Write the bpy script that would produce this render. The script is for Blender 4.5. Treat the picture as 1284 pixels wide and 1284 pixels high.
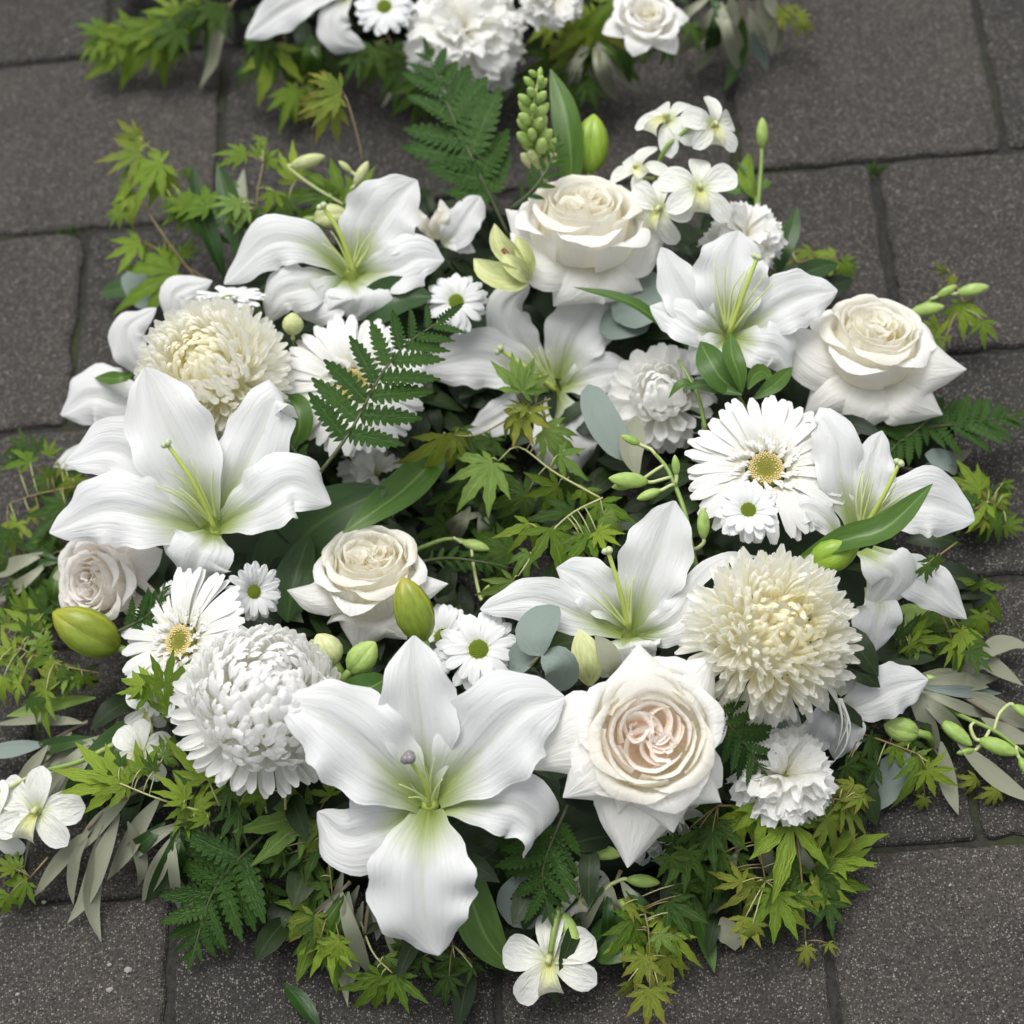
import bpy, math, random
import numpy as np
from mathutils import Vector, Matrix

random.seed(7); rng = np.random.default_rng(7)
rad = math.radians
for o in list(bpy.data.objects): bpy.data.objects.remove(o)
scn = bpy.context.scene
COL = scn.collection

# ---------------------------------------------------------------- camera
PIX = 1284.0; FPX = 2600.0; TH = rad(57.577); ROLL = rad(-10.412); DIST = 1.36
F = np.array([0, math.cos(TH), -math.sin(TH)])
_R = np.array([1., 0, 0]); _U = np.array([0, math.sin(TH), math.cos(TH)])
CX = math.cos(ROLL)*_R + math.sin(ROLL)*_U
CY = -math.sin(ROLL)*_R + math.cos(ROLL)*_U
CAM = -DIST*F + np.array([0, 0, .05])
cd = bpy.data.cameras.new('camera'); cam = bpy.data.objects.new('camera', cd); COL.objects.link(cam)
cam.matrix_world = Matrix(((CX[0], CY[0], -F[0], CAM[0]), (CX[1], CY[1], -F[1], CAM[1]), (CX[2], CY[2], -F[2], CAM[2]), (0, 0, 0, 1)))
cd.sensor_width = 36; cd.lens = FPX/PIX*36; cd.clip_start = .02; cd.clip_end = 100
cd.dof.use_dof = True; cd.dof.focus_distance = 1.235; cd.dof.aperture_fstop = 6.0
scn.camera = cam

# ---------------------------------------------------------------- sky and sun (overcast)
SUN_EL, SUN_AZ = 74, 345          # degrees; azimuth from +Y clockwise
w = bpy.data.worlds.new('World'); scn.world = w; w.use_nodes = True
nt = w.node_tree; nt.nodes.clear()
sky = nt.nodes.new('ShaderNodeTexSky'); sky.sky_type = 'NISHITA'; sky.sun_disc = False
sky.sun_elevation = rad(SUN_EL); sky.sun_rotation = rad(SUN_AZ); sky.dust_density = 5; sky.air_density = 1.2; sky.ozone_density = 1
hs = nt.nodes.new('ShaderNodeHueSaturation'); hs.inputs['Saturation'].default_value = .22
bg = nt.nodes.new('ShaderNodeBackground'); bg.inputs['Strength'].default_value = .12
ow = nt.nodes.new('ShaderNodeOutputWorld')
nt.links.new(sky.outputs[0], hs.inputs['Color']); nt.links.new(hs.outputs[0], bg.inputs[0]); nt.links.new(bg.outputs[0], ow.inputs[0])
sd = bpy.data.lights.new('sun', 'SUN'); sd.energy = 1.35; sd.angle = rad(38); sd.color = (1, .985, .96)
sun = bpy.data.objects.new('sun', sd); COL.objects.link(sun)
_s = Vector((math.sin(rad(SUN_AZ))*math.cos(rad(SUN_EL)), math.cos(rad(SUN_AZ))*math.cos(rad(SUN_EL)), math.sin(rad(SUN_EL))))
sun.rotation_euler = _s.to_track_quat('Z', 'Y').to_euler()
vs = scn.view_settings; vs.view_transform = 'Standard'; vs.look = 'None'; vs.exposure = 0.47; vs.gamma = 1; vs.use_curve_mapping = False
scn.cycles.max_bounces = 18; scn.cycles.diffuse_bounces = 14; scn.cycles.transmission_bounces = 14; scn.cycles.glossy_bounces = 2
scn.cycles.use_denoising = True

# ---------------------------------------------------------------- pixel -> place helpers (pixel gives a direction, depth comes from height)
def ray(px, py): return F + (px-642)/FPX*CX - (py-642)/FPX*CY
def P(px, py, h=0.):
    """point on the pixel's ray at height h (metres)"""
    d = ray(px, py); return CAM + d*((h-CAM[2])/d[2])
def Q(px, py, z): return CAM + ray(px, py)*z
def depth(p): return float((np.asarray(p)-CAM) @ F)
def cv(a, b, c):
    v = a*CX + b*CY - c*F; return v/np.linalg.norm(v)
def unit(v):
    v = np.asarray(v, float); n = np.linalg.norm(v); return v/n if n > 1e-12 else v
RC = P(640, 700, 0)                                   # centre of the wreath on the ground
RC2 = P(640, 105, 0) + np.array([-.01, .30, 0])       # centre of the wreath behind
RM, RW, RH = .19, .125, .115
def ring_height(x, y, k=1.0):
    best = 0
    for c in (RC, RC2):
        r = math.hypot(x-c[0], y-c[1]); q = (r-RM)/RW
        if abs(q) < 1: best = max(best, RH*k*math.sqrt(1-q*q))
    return best
def S(px, py, dh=0.):
    """where the pixel's ray meets the domed ring of the wreath (or the ground)"""
    h = .2
    while h > .012:
        p = P(px, py, h)
        if ring_height(p[0], p[1]) + dh >= h: return p
        h -= .002
    return P(px, py, .012)

# ---------------------------------------------------------------- objects
def thing(name, label, cat, loc, group=None):
    o = bpy.data.objects.new(name, None); COL.objects.link(o); o.empty_display_size = .01
    o.location = loc; o['label'] = label; o['category'] = cat
    if group: o['group'] = group
    return o
def part(name, me, parent, M=None, kind=None, label=None):
    o = bpy.data.objects.new(name, me); COL.objects.link(o)
    if M is not None: o.matrix_basis = M
    if parent is not None:
        o.parent = parent
        L = parent.location
        if parent.parent is None: o.matrix_parent_inverse = Matrix.Translation(-Vector(L))
        else: o.matrix_parent_inverse = (parent.parent.matrix_basis @ parent.matrix_parent_inverse @ parent.matrix_basis).inverted()
    if kind: o['kind'] = kind
    if label: o['label'] = label
    return o
def single(name, me, label, cat, group=None, kind=None):
    o = bpy.data.objects.new(name, me); COL.objects.link(o)
    if label: o['label'] = label
    if cat: o['category'] = cat
    if group: o['group'] = group
    if kind: o['kind'] = kind
    return o
def frame(pos, z, x=None, s=1.0, y=None):
    z = unit(z)
    if y is not None:
        y = np.asarray(y, float); y = unit(y-(y@z)*z); x = np.cross(y, z)
    else:
        if x is None: x = np.array([1., 0, 0]) if abs(z[0]) < .9 else np.array([0, 1., 0])
        x = np.asarray(x, float); x = unit(x-(x@z)*z); y = np.cross(z, x)
    if np.isscalar(s): s = (s, s, s)
    x = x*s[0]; y = y*s[1]; z = z*s[2]
    return Matrix(((x[0], y[0], z[0], pos[0]), (x[1], y[1], z[1], pos[1]), (x[2], y[2], z[2], pos[2]), (0, 0, 0, 1)))

# ---------------------------------------------------------------- meshes
_gf = {}
def gridfaces(n, m):
    if (n, m) not in _gf:
        _gf[n, m] = [(i*m+j, (i+1)*m+j, (i+1)*m+j+1, i*m+j+1) for i in range(n-1) for j in range(m-1)]
    return _gf[n, m]
def mk(verts, faces, uv=None, mat=None, name='mesh', smooth=True):
    me = bpy.data.meshes.new(name)
    v = np.asarray(verts, float).reshape(-1, 3)
    me.from_pydata(v.tolist(), [], faces)
    if smooth: me.polygons.foreach_set('use_smooth', np.ones(len(me.polygons), bool))
    if uv is not None:
        l = me.uv_layers.new(name='UVMap'); idx = np.empty(len(me.loops), np.int32); me.loops.foreach_get('vertex_index', idx)
        l.data.foreach_set('uv', np.asarray(uv, np.float32).reshape(-1, 2)[idx].ravel())
    if mat is not None: me.materials.append(mat)
    return me
def catmull(pts, n):
    p = np.asarray(pts, float)
    if len(p) == 2: return p[0]+(p[1]-p[0])*np.linspace(0, 1, n)[:, None]
    p = np.vstack([2*p[0]-p[1], p, 2*p[-1]-p[-2]]); k = len(p)-3
    out = []
    for t in np.linspace(0, k-1e-9, n):
        i = int(t); f = t-i; a, b, c, d = p[i:i+4]
        out.append(.5*(2*b+(c-a)*f+(2*a-5*b+4*c-d)*f*f+(3*b-a-3*c+d)*f**3))
    out = np.array(out)
    # even arc length
    s = np.r_[0, np.cumsum(np.linalg.norm(np.diff(out, axis=0), axis=1))]; g = np.linspace(0, s[-1], n)
    return np.stack([np.interp(g, s, out[:, j]) for j in range(3)], 1)
def smooth_interp(t, kt, kv):
    kt = np.asarray(kt); kv = np.asarray(kv)
    i = np.clip(np.searchsorted(kt, t, 'right')-1, 0, len(kt)-2); f = (t-kt[i])/(kt[i+1]-kt[i])
    m = np.gradient(kv, kt); h = kt[i+1]-kt[i]
    return np.maximum((2*f**3-3*f**2+1)*kv[i]+(f**3-2*f*f+f)*h*m[i]+(-2*f**3+3*f*f)*kv[i+1]+(f**3-f*f)*h*m[i+1], .0)
SH = {
 'lily': ([0, .12, .3, .5, .68, .84, .94, 1], [.26, .42, .78, 1, .95, .66, .34, .04]),
 'lilyo': ([0, .12, .3, .5, .7, .86, .95, 1], [.26, .44, .82, 1, .86, .52, .26, .03]),
 'lance': ([0, .1, .3, .5, .75, .92, 1], [.12, .42, .86, 1, .72, .28, .01]),
 'ovate': ([0, .08, .28, .5, .75, .92, 1], [.06, .5, .95, 1, .74, .36, .02]),
 'round': ([0, .1, .3, .55, .8, .95, 1], [.1, .6, .96, 1, .8, .42, .05]),
 'tepal': ([0, .15, .4, .65, .85, .95, 1], [.28, .5, .88, 1, .8, .46, .08]),
 'strap': ([0, .2, .5, .78, .92, 1], [.5, .75, .95, 1, .82, .38]),
 'kite': ([0, .15, .35, .52, .72, .88, 1], [.45, .75, .98, 1, .68, .32, .02]),
 'fan': ([0, .3, .6, .85, 1], [.2, .45, .75, .97, .95]),
}
def sheet(pts, hw, shape='lance', hint=(0, 0, 1), n=15, m=9, cup=(.15, .05), ruf=0., freq=2.5, groove=.05, twist=0., edge=0., seed=None, roll=0., ribs=0.):
    """a petal or leaf: spine points, half width, inner-face hint, cross-section cup from base to tip, ruffled margin"""
    r = random.Random(seed if seed is not None else random.random())
    c = catmull(pts, n); T = np.gradient(c, axis=0); T /= np.linalg.norm(T, axis=1)[:, None]+1e-12
    hint = unit(hint); mean = unit(c[-1]-c[0])
    side = unit(np.cross(mean, hint))
    t = np.linspace(0, 1, n)
    Sd = side[None]-(T@side)[:, None]*T; Sd /= np.linalg.norm(Sd, axis=1)[:, None]+1e-12
    N = np.cross(Sd, T)
    if twist:
        a = twist*t; Sd, N = Sd*np.cos(a)[:, None]+N*np.sin(a)[:, None], N*np.cos(a)[:, None]-Sd*np.sin(a)[:, None]
    wd = hw*smooth_interp(t, *SH[shape])
    s = np.linspace(-1, 1, m)
    cu = cup[0]+(cup[1]-cup[0])*t
    p1, p2, p3, p4 = [r.uniform(0, 6.28) for _ in range(4)]; fr = freq*r.uniform(.85, 1.2)
    V = np.zeros((n, m, 3)); uv = np.zeros((n, m, 2))
    for j, sj in enumerate(s):
        ph = p1 if sj < 0 else p2
        a = abs(sj)
        rf = ruf*a**2.2*np.sin(6.283*fr*t+ph)*np.minimum(1, t*3)
        inp = 1+edge*a**3*np.sin(6.283*fr*1.7*t+ph+1)
        off = cu*a**1.8 - groove*math.exp(-(sj/.16)**2) + rf - roll*a**4*np.minimum(1, t*2) - ribs*math.cos(sj*4*math.pi)*(1-a)*np.sin(math.pi*t)
        V[:, j] = c+Sd*(wd*sj*inp*(1-.12*abs(cu)*a))[:, None]+N*(wd*off)[:, None]
        uv[:, j, 0] = t; uv[:, j, 1] = .5+.5*sj
    return V.reshape(-1, 3), gridfaces(n, m), uv.reshape(-1, 2)
def tube(pts, r0, r1=None, sides=6, n=None, cap=True):
    r1 = r0 if r1 is None else r1
    n = n or (2 if len(pts) == 2 else 4*len(pts)); c = catmull(pts, n); T = np.gradient(c, axis=0)
    T /= np.linalg.norm(T, axis=1)[:, None]+1e-12
    ref = np.array([0, 0, 1.]) if abs(T[0][2]) < .9 else np.array([1., 0, 0])
    V = []; uv = []
    for i in range(n):
        a = unit(np.cross(T[i], ref)); b = np.cross(T[i], a); rr = r0+(r1-r0)*i/(n-1)
        for k in range(sides):
            q = 6.2832*k/sides; V.append(c[i]+rr*(math.cos(q)*a+math.sin(q)*b)); uv.append((i/(n-1), k/sides))
    f = [(i*sides+k, i*sides+(k+1) % sides, (i+1)*sides+(k+1) % sides, (i+1)*sides+k) for i in range(n-1) for k in range(sides)]
    if cap: f.append(tuple(range(sides-1, -1, -1))); f.append(tuple((n-1)*sides+k for k in range(sides)))
    return np.array(V), f, np.array(uv)
def lathe(prof, sides=10, lob=0, lobamp=0.):
    """prof: list of (z, r) along +Z"""
    V = []; uv = []; n = len(prof)
    for i, (z, r) in enumerate(prof):
        for k in range(sides):
            q = 6.2832*k/sides; rr = r*(1+lobamp*math.cos(lob*q)) if lob else r
            V.append((rr*math.cos(q), rr*math.sin(q), z)); uv.append((i/(n-1), k/sides))
    f = [(i*sides+k, i*sides+(k+1) % sides, (i+1)*sides+(k+1) % sides, (i+1)*sides+k) for i in range(n-1) for k in range(sides)]
    f.append(tuple(range(sides-1, -1, -1))); f.append(tuple((n-1)*sides+k for k in range(sides)))
    return np.array(V), f, np.array(uv)
def merge(parts):
    V = []; Fc = []; U = []; o = 0
    for v, f, u in parts:
        v = np.asarray(v); V.append(v); U.append(np.asarray(u)); Fc += [tuple(x+o for x in q) for q in f]; o += len(v)
    return np.vstack(V), Fc, np.vstack(U)

# ---------------------------------------------------------------- materials
def mat_base(name):
    m = bpy.data.materials.new(name); m.use_nodes = True; nt = m.node_tree; nt.nodes.clear()
    out = nt.nodes.new('ShaderNodeOutputMaterial'); return m, nt, out
def N(nt, t, **kw):
    n = nt.nodes.new(t)
    for k, v in kw.items(): setattr(n, k, v)
    return n
def ramp(nt, src, stops):
    r = N(nt, 'ShaderNodeValToRGB'); e = r.color_ramp.elements
    while len(e) < len(stops): e.new(.5)
    for q, (p, c) in zip(e, stops): q.position = p; q.color = (*c, 1) if len(c) == 3 else c
    nt.links.new(src, r.inputs[0]); return r.outputs[0]
def mixc(nt, fac, a, b, mode='MIX'):
    m = N(nt, 'ShaderNodeMix', data_type='RGBA', blend_type=mode)
    for s, v in ((m.inputs[0], fac), (m.inputs[6], a), (m.inputs[7], b)):
        if isinstance(v, (int, float)): s.default_value = v
        elif isinstance(v, tuple): s.default_value = (*v, 1)
        else: nt.links.new(v, s)
    return m.outputs[2]
def math_(nt, op, a, b=0., clamp=False):
    m = N(nt, 'ShaderNodeMath', operation=op, use_clamp=clamp)
    for s, v in ((m.inputs[0], a), (m.inputs[1], b)):
        if isinstance(v, (int, float)): s.default_value = v
        else: nt.links.new(v, s)
    return m.outputs[0]
def thin(nt, out, col, rough, trans, tcol=None, bump=None, spec=.4, sheen=0):
    p = N(nt, 'ShaderNodeBsdfPrincipled'); t = N(nt, 'ShaderNodeBsdfTranslucent'); mx = N(nt, 'ShaderNodeMixShader')
    nt.links.new(col, p.inputs['Base Color']); p.inputs['Roughness'].default_value = rough; p.inputs['Specular IOR Level'].default_value = spec
    if sheen: p.inputs['Sheen Weight'].default_value = sheen
    nt.links.new(tcol if tcol is not None else col, t.inputs[0]); mx.inputs[0].default_value = trans
    if bump is not None: nt.links.new(bump, p.inputs['Normal']); nt.links.new(bump, t.inputs['Normal'])
    nt.links.new(p.outputs[0], mx.inputs[1]); nt.links.new(t.outputs[0], mx.inputs[2]); nt.links.new(mx.outputs[0], out.inputs[0])
def uvxy(nt):
    u = N(nt, 'ShaderNodeTexCoord'); s = N(nt, 'ShaderNodeSeparateXYZ'); nt.links.new(u.outputs['UV'], s.inputs[0]); return u, s.outputs[0], s.outputs[1]
def veins(nt, u, ky=40, kx=2.2, strength=.12, dist=.001, detail=2):
    mp = N(nt, 'ShaderNodeMapping'); mp.inputs['Scale'].default_value = (kx, ky, 1); nt.links.new(u.outputs['UV'], mp.inputs[0])
    oi = N(nt, 'ShaderNodeObjectInfo'); vm = N(nt, 'ShaderNodeVectorMath', operation='ADD'); cb = N(nt, 'ShaderNodeCombineXYZ')
    sc = math_(nt, 'MULTIPLY', oi.outputs['Random'], 37.); nt.links.new(sc, cb.inputs[2])
    nt.links.new(mp.outputs[0], vm.inputs[0]); nt.links.new(cb.outputs[0], vm.inputs[1])
    nz = N(nt, 'ShaderNodeTexNoise'); nz.inputs['Scale'].default_value = 1; nz.inputs['Detail'].default_value = detail; nt.links.new(vm.outputs[0], nz.inputs['Vector'])
    b = N(nt, 'ShaderNodeBump'); b.inputs['Strength'].default_value = strength; b.inputs['Distance'].default_value = dist; nt.links.new(nz.outputs[0], b.inputs['Height'])
    return nz.outputs[0], b.outputs[0], oi.outputs['Random']
def petal_mat(name, base, mid, tip, basew=.3, trans=.22, rough=.5, vein=.25, midrib=None, ky=40, spot=None, bd=.0012, crease=.35, clean=False):
    """colour from base to tip along the petal (the flower's own colouring)"""
    m, nt, out = mat_base(name); u, x, y = uvxy(nt)
    nz, b0, rnd = veins(nt, u, ky, 2.0, vein, bd)
    n3 = N(nt, 'ShaderNodeTexNoise'); n3.inputs['Scale'].default_value = 4.5; n3.inputs['Detail'].default_value = 3; mp3 = N(nt, 'ShaderNodeMapping'); mp3.inputs['Scale'].default_value = (.8, 1.6, 1); nt.links.new(u.outputs['UV'], mp3.inputs[0])
    cb3 = N(nt, 'ShaderNodeCombineXYZ'); nt.links.new(math_(nt, 'MULTIPLY', rnd, 53.), cb3.inputs[2]); va = N(nt, 'ShaderNodeVectorMath', operation='ADD'); nt.links.new(mp3.outputs[0], va.inputs[0]); nt.links.new(cb3.outputs[0], va.inputs[1]); nt.links.new(va.outputs[0], n3.inputs['Vector'])
    bb = N(nt, 'ShaderNodeBump'); bb.inputs['Strength'].default_value = crease; bb.inputs['Distance'].default_value = bd*5; nt.links.new(n3.outputs[0], bb.inputs['Height']); nt.links.new(b0, bb.inputs['Normal']); b = bb.outputs[0]
    ctr = math_(nt, 'ABSOLUTE', math_(nt, 'SUBTRACT', y, .5))
    xx = math_(nt, 'ADD', x, math_(nt, 'MULTIPLY', ctr, basew*.9)); xx = math_(nt, 'ADD', xx, math_(nt, 'MULTIPLY', math_(nt, 'SUBTRACT', nz, .5), .08))
    col = ramp(nt, xx, [(0, base), (basew*.45, tuple(.74*a+.26*c for a, c in zip(base, mid))), (basew, mid), (1, tip)])
    if midrib:
        f = math_(nt, 'MULTIPLY', ramp(nt, ctr, [(0, (1, 1, 1)), (.045, (0, 0, 0))]), .45)
        f = math_(nt, 'MULTIPLY', f, ramp(nt, x, [(0, (1, 1, 1)), (.9, (.15,)*3)])); col = mixc(nt, f, col, midrib)
    v = ramp(nt, nz, [(.3, (.9,)*3), (.62, (1, 1, 1))]); col = mixc(nt, .08 if clean else .3, col, v, 'MULTIPLY')
    rr = ramp(nt, rnd, [(0, (.985, .985, .98) if clean else (.94, .94, .935)), (1, (1, 1, 1))]); col = mixc(nt, 1., col, rr, 'MULTIPLY')
    if spot:
        g = N(nt, 'ShaderNodeTexCoord'); n2 = N(nt, 'ShaderNodeTexNoise'); n2.inputs['Scale'].default_value = 130; n2.inputs['Detail'].default_value = 3; nt.links.new(g.outputs['Object'], n2.inputs['Vector'])
        col = mixc(nt, math_(nt, 'MULTIPLY', ramp(nt, n2.outputs[0], [(.66, (0, 0, 0)), (.78, (1, 1, 1))]), .35), col, spot)
    thin(nt, out, col, rough, trans, None, b, .3); return m
def leaf_mat(name, a, b, rough=.42, trans=.2, rib=None, tipc=None, vein=.3, spec=.4, under=None, island=False, sidev=True, bd=.001):
    m, nt, out = mat_base(name); u, x, y = uvxy(nt)
    nz, bp, rnd = veins(nt, u, 9, 6, vein, bd, 3)
    if island:
        g = N(nt, 'ShaderNodeNewGeometry'); rnd = g.outputs['Random Per Island']
    col = mixc(nt, rnd, a, b)
    v = ramp(nt, nz, [(.3, (.72,)*3), (.7, (1.12,)*3)]); col = mixc(nt, .8, col, v, 'MULTIPLY')
    ctr = math_(nt, 'ABSOLUTE', math_(nt, 'SUBTRACT', y, .5))
    if tipc:
        rr = math_(nt, 'POWER', x, 4.5); rr = math_(nt, 'MULTIPLY', rr, ramp(nt, nz, [(.3, (.5,)*3), (.7, (1,)*3)])); col = mixc(nt, rr, col, tipc)
    if rib:
        f = math_(nt, 'MULTIPLY', ramp(nt, ctr, [(0, (1, 1, 1)), (.05, (0, 0, 0))]), .6); col = mixc(nt, f, col, rib)
    if sidev:   # faint side veins leaving the midrib
        ww = math_(nt, 'SINE', math_(nt, 'MULTIPLY', math_(nt, 'SUBTRACT', math_(nt, 'MULTIPLY', x, 1.), math_(nt, 'MULTIPLY', ctr, .5)), 70.))
        col = mixc(nt, .22, col, ramp(nt, ww, [(.0, (1, 1, 1)), (.8, (1, 1, 1)), (1, (1.25, 1.25, 1.15))]), 'MULTIPLY')
    if under:
        g2 = N(nt, 'ShaderNodeNewGeometry'); col = mixc(nt, g2.outputs['Backfacing'], col, under)
    tc = mixc(nt, .5, col, (.35, .5, .05), 'MIX') if trans > .15 else None
    thin(nt, out, col, rough, trans, tc, bp, spec); return m
def plain_mat(name, a, b=None, rough=.5, scale=200, bump=.2):
    m, nt, out = mat_base(name); g = N(nt, 'ShaderNodeTexCoord'); nz = N(nt, 'ShaderNodeTexNoise'); nz.inputs['Scale'].default_value = scale; nt.links.new(g.outputs['Object'], nz.inputs['Vector'])
    col = mixc(nt, nz.outputs[0], a, b or tuple(x*.7 for x in a)); p = N(nt, 'ShaderNodeBsdfPrincipled'); nt.links.new(col, p.inputs['Base Color']); p.inputs['Roughness'].default_value = rough
    bp = N(nt, 'ShaderNodeBump'); bp.inputs['Strength'].default_value = bump; bp.inputs['Distance'].default_value = .0008; nt.links.new(nz.outputs[0], bp.inputs['Height']); nt.links.new(bp.outputs[0], p.inputs['Normal'])
    nt.links.new(p.outputs[0], out.inputs[0]); return m

M = {}
WH = (.84, .85, .845)
M['lily'] = petal_mat('lily_petal', (.30, .41, .025), WH, (.85, .86, .86), .46, .34, .42, .34, (.60, .65, .42), 30, (.66, .64, .52), .0012, .25)
M['lilyw'] = petal_mat('lily_petal_plain', (.60, .65, .36), WH, (.85, .86, .86), .25, .34, .42, .34, (.68, .72, .58), 30, (.66, .64, .52), .0012, .25)
M['rose'] = petal_mat('rose_petal', (.90, .87, .66), (.94, .925, .86), (.95, .943, .92), .35, .38, .5, .3, None, 26, (.76, .66, .52), .0022, .22, True)
M['rosei'] = petal_mat('rose_petal_inner', (.95, .885, .66), (.957, .925, .79), (.962, .945, .875), .5, .48, .5, .25, None, 26, None, .002, .2, True)
M['peach'] = petal_mat('rose_petal_blush', (.95, .78, .64), (.958, .87, .78), (.962, .925, .87), .6, .48, .5, .25, None, 26, None, .002, .2, True)
M['blush'] = petal_mat('rose_petal_pale_blush', (.93, .85, .74), (.94, .885, .82), (.945, .915, .875), .4, .42, .5, .3, None, 26, (.74, .62, .50), .002, .2, True)
M['mumw'] = petal_mat('mum_petal_white', (.95, .94, .85), (.963, .96, .935), (.967, .966, .957), .4, .48, .45, .2, None, 8, None, .0015, .2, True)
M['mumc'] = petal_mat('mum_petal_cream', (.955, .925, .74), (.965, .955, .87), (.968, .963, .915), .5, .5, .5, .2, None, 8, None, .0015, .2, True)
M['mumy'] = petal_mat('mum_petal_golden', (.945, .87, .56), (.96, .925, .72), (.965, .945, .81), .5, .48, .5, .2, None, 8, None, .0015, .2, True)
M['gerb'] = petal_mat('gerbera_petal', (.88, .86, .68), (.87, .87, .83), (.88, .88, .87), .45, .28, .5, .3, None, 10, None, .0015, .1)
M['daisy'] = petal_mat('daisy_petal', (.72, .77, .46), (.82, .83, .83), (.83, .84, .845), .3, .25, .5, .3, None, 8, None, .0015, .1)
M['carn'] = petal_mat('carnation_petal', (.90, .87, .64), (.93, .92, .85), (.94, .94, .92), .5, .42, .55, .3, None, 20, None, .003, .3, True)
M['orch'] = petal_mat('orchid_petal', (.62, .68, .36), (.81, .82, .74), (.84, .85, .81), .38, .25, .45, .25, None, 16, None, .0015)
M['lip'] = petal_mat('orchid_lip', (.60, .58, .14), (.68, .70, .32), (.78, .79, .62), .5, .22, .45, .3, None, 16)
M['maple'] = leaf_mat('maple_leaf', (.11, .21, .018), (.29, .40, .04), .5, .3, (.32, .42, .11), None, .5, .3, bd=.006)
M['maplep'] = leaf_mat('maple_leaf_pale', (.15, .26, .05), (.23, .345, .075), .5, .3, (.36, .47, .16), None, .5, .3, bd=.006)
M['mapler'] = leaf_mat('maple_leaf_reddish', (.15, .22, .025), (.25, .29, .035), .5, .28, (.32, .38, .10), (.30, .15, .05), .5, .3, bd=.006)
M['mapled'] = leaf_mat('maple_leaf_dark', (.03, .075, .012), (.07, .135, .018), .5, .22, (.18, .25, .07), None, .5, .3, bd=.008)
M['fern'] = leaf_mat('fern_leaf', (.024, .068, .008), (.040, .095, .012), .5, .1, (.07, .14, .04), None, .5, .25, None, False, False, .008)
M['gloss'] = leaf_mat('glossy_leaf', (.022, .058, .013), (.04, .09, .02), .38, .1, (.09, .15, .04), None, .3, .35)
M['leaf'] = leaf_mat('green_leaf', (.042, .11, .012), (.075, .155, .019), .42, .2, (.2, .32, .08), None, .25, .45)
M['olive'] = leaf_mat('olive_leaf', (.085, .10, .045), (.165, .18, .10), .6, .12, (.34, .35, .24), None, .5, .25, (.25, .26, .185))
M['olived'] = leaf_mat('olive_leaf_dark', (.055, .085, .04), (.09, .12, .055), .45, .1, (.18, .2, .1), None, .25, .35, (.26, .27, .19))
M['euc'] = leaf_mat('eucalyptus_leaf', (.085, .14, .13), (.135, .19, .17), .6, .1, (.24, .30, .25), None, .6, .25, (.2, .25, .22))
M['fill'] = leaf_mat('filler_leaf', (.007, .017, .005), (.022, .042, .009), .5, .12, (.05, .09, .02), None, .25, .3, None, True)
M['bud'] = leaf_mat('flower_bud', (.30, .46, .10), (.40, .55, .16), .42, .12, None, (.50, .60, .20), .35, .35, None, False, False)
M['budy'] = leaf_mat('lily_bud_yellow', (.20, .28, .03), (.24, .30, .03), .35, .08, (.52, .46, .04), (.42, .38, .03), .3, .45, None, False, False)
M['budg'] = leaf_mat('lily_bud_green', (.22, .36, .03), (.26, .40, .04), .35, .08, (.14, .27, .02), (.34, .46, .05), .3, .45, None, False, False)
M['budp'] = leaf_mat('pale_bud', (.55, .60, .26), (.62, .65, .34), .45, .15, None, (.64, .66, .36), .25, .35, None, False, False)
M['stem'] = plain_mat('green_stem', (.16, .25, .05), (.24, .34, .08), .45)
M['pstem'] = plain_mat('pale_stem', (.42, .48, .20), (.5, .55, .26), .45)
M['fstem'] = plain_mat('fern_stem', (.07, .09, .03), (.05, .06, .02), .5)
M['twig'] = plain_mat('reddish_twig', (.20, .12, .06), (.24, .22, .09), .5)
M['twigg'] = plain_mat('pale_twig', (.36, .38, .15), (.42, .42, .2), .5)
M['ostem'] = plain_mat('woody_stem', (.15, .12, .08), (.2, .17, .11), .7)
M['pist'] = plain_mat('lily_pistil', (.40, .50, .08), (.5, .58, .14), .4)
M['fila'] = plain_mat('lily_filament', (.46, .56, .16), (.58, .64, .30), .4)
M['stigg'] = plain_mat('green_stigma', (.40, .48, .24), (.5, .56, .34), .4)
M['stigp'] = plain_mat('grey_purple_stigma', (.15, .13, .14), (.24, .22, .22), .35)
M['white'] = plain_mat('white_filament', (.76, .77, .70), (.80, .80, .76), .5)
M['dgreen'] = plain_mat('daisy_disc', (.22, .33, .02), (.32, .40, .03), .6, 900, .8)
M['dyel'] = plain_mat('gerbera_disc', (.36, .38, .06), (.44, .42, .08), .6, 900, .8)
M['anth'] = plain_mat('gerbera_stamen', (.78, .58, .18), (.86, .78, .48), .6, 400, .4)
M['tan'] = plain_mat('dry_tan', (.50, .36, .18), (.62, .50, .32), .7, 400, .4)
M['brown'] = plain_mat('dark_brown', (.10, .03, .015), (.2, .07, .03), .5)
M['foam'] = plain_mat('floral_foam', (.012, .025, .01), (.02, .035, .014), .9, 300, .6)
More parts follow.
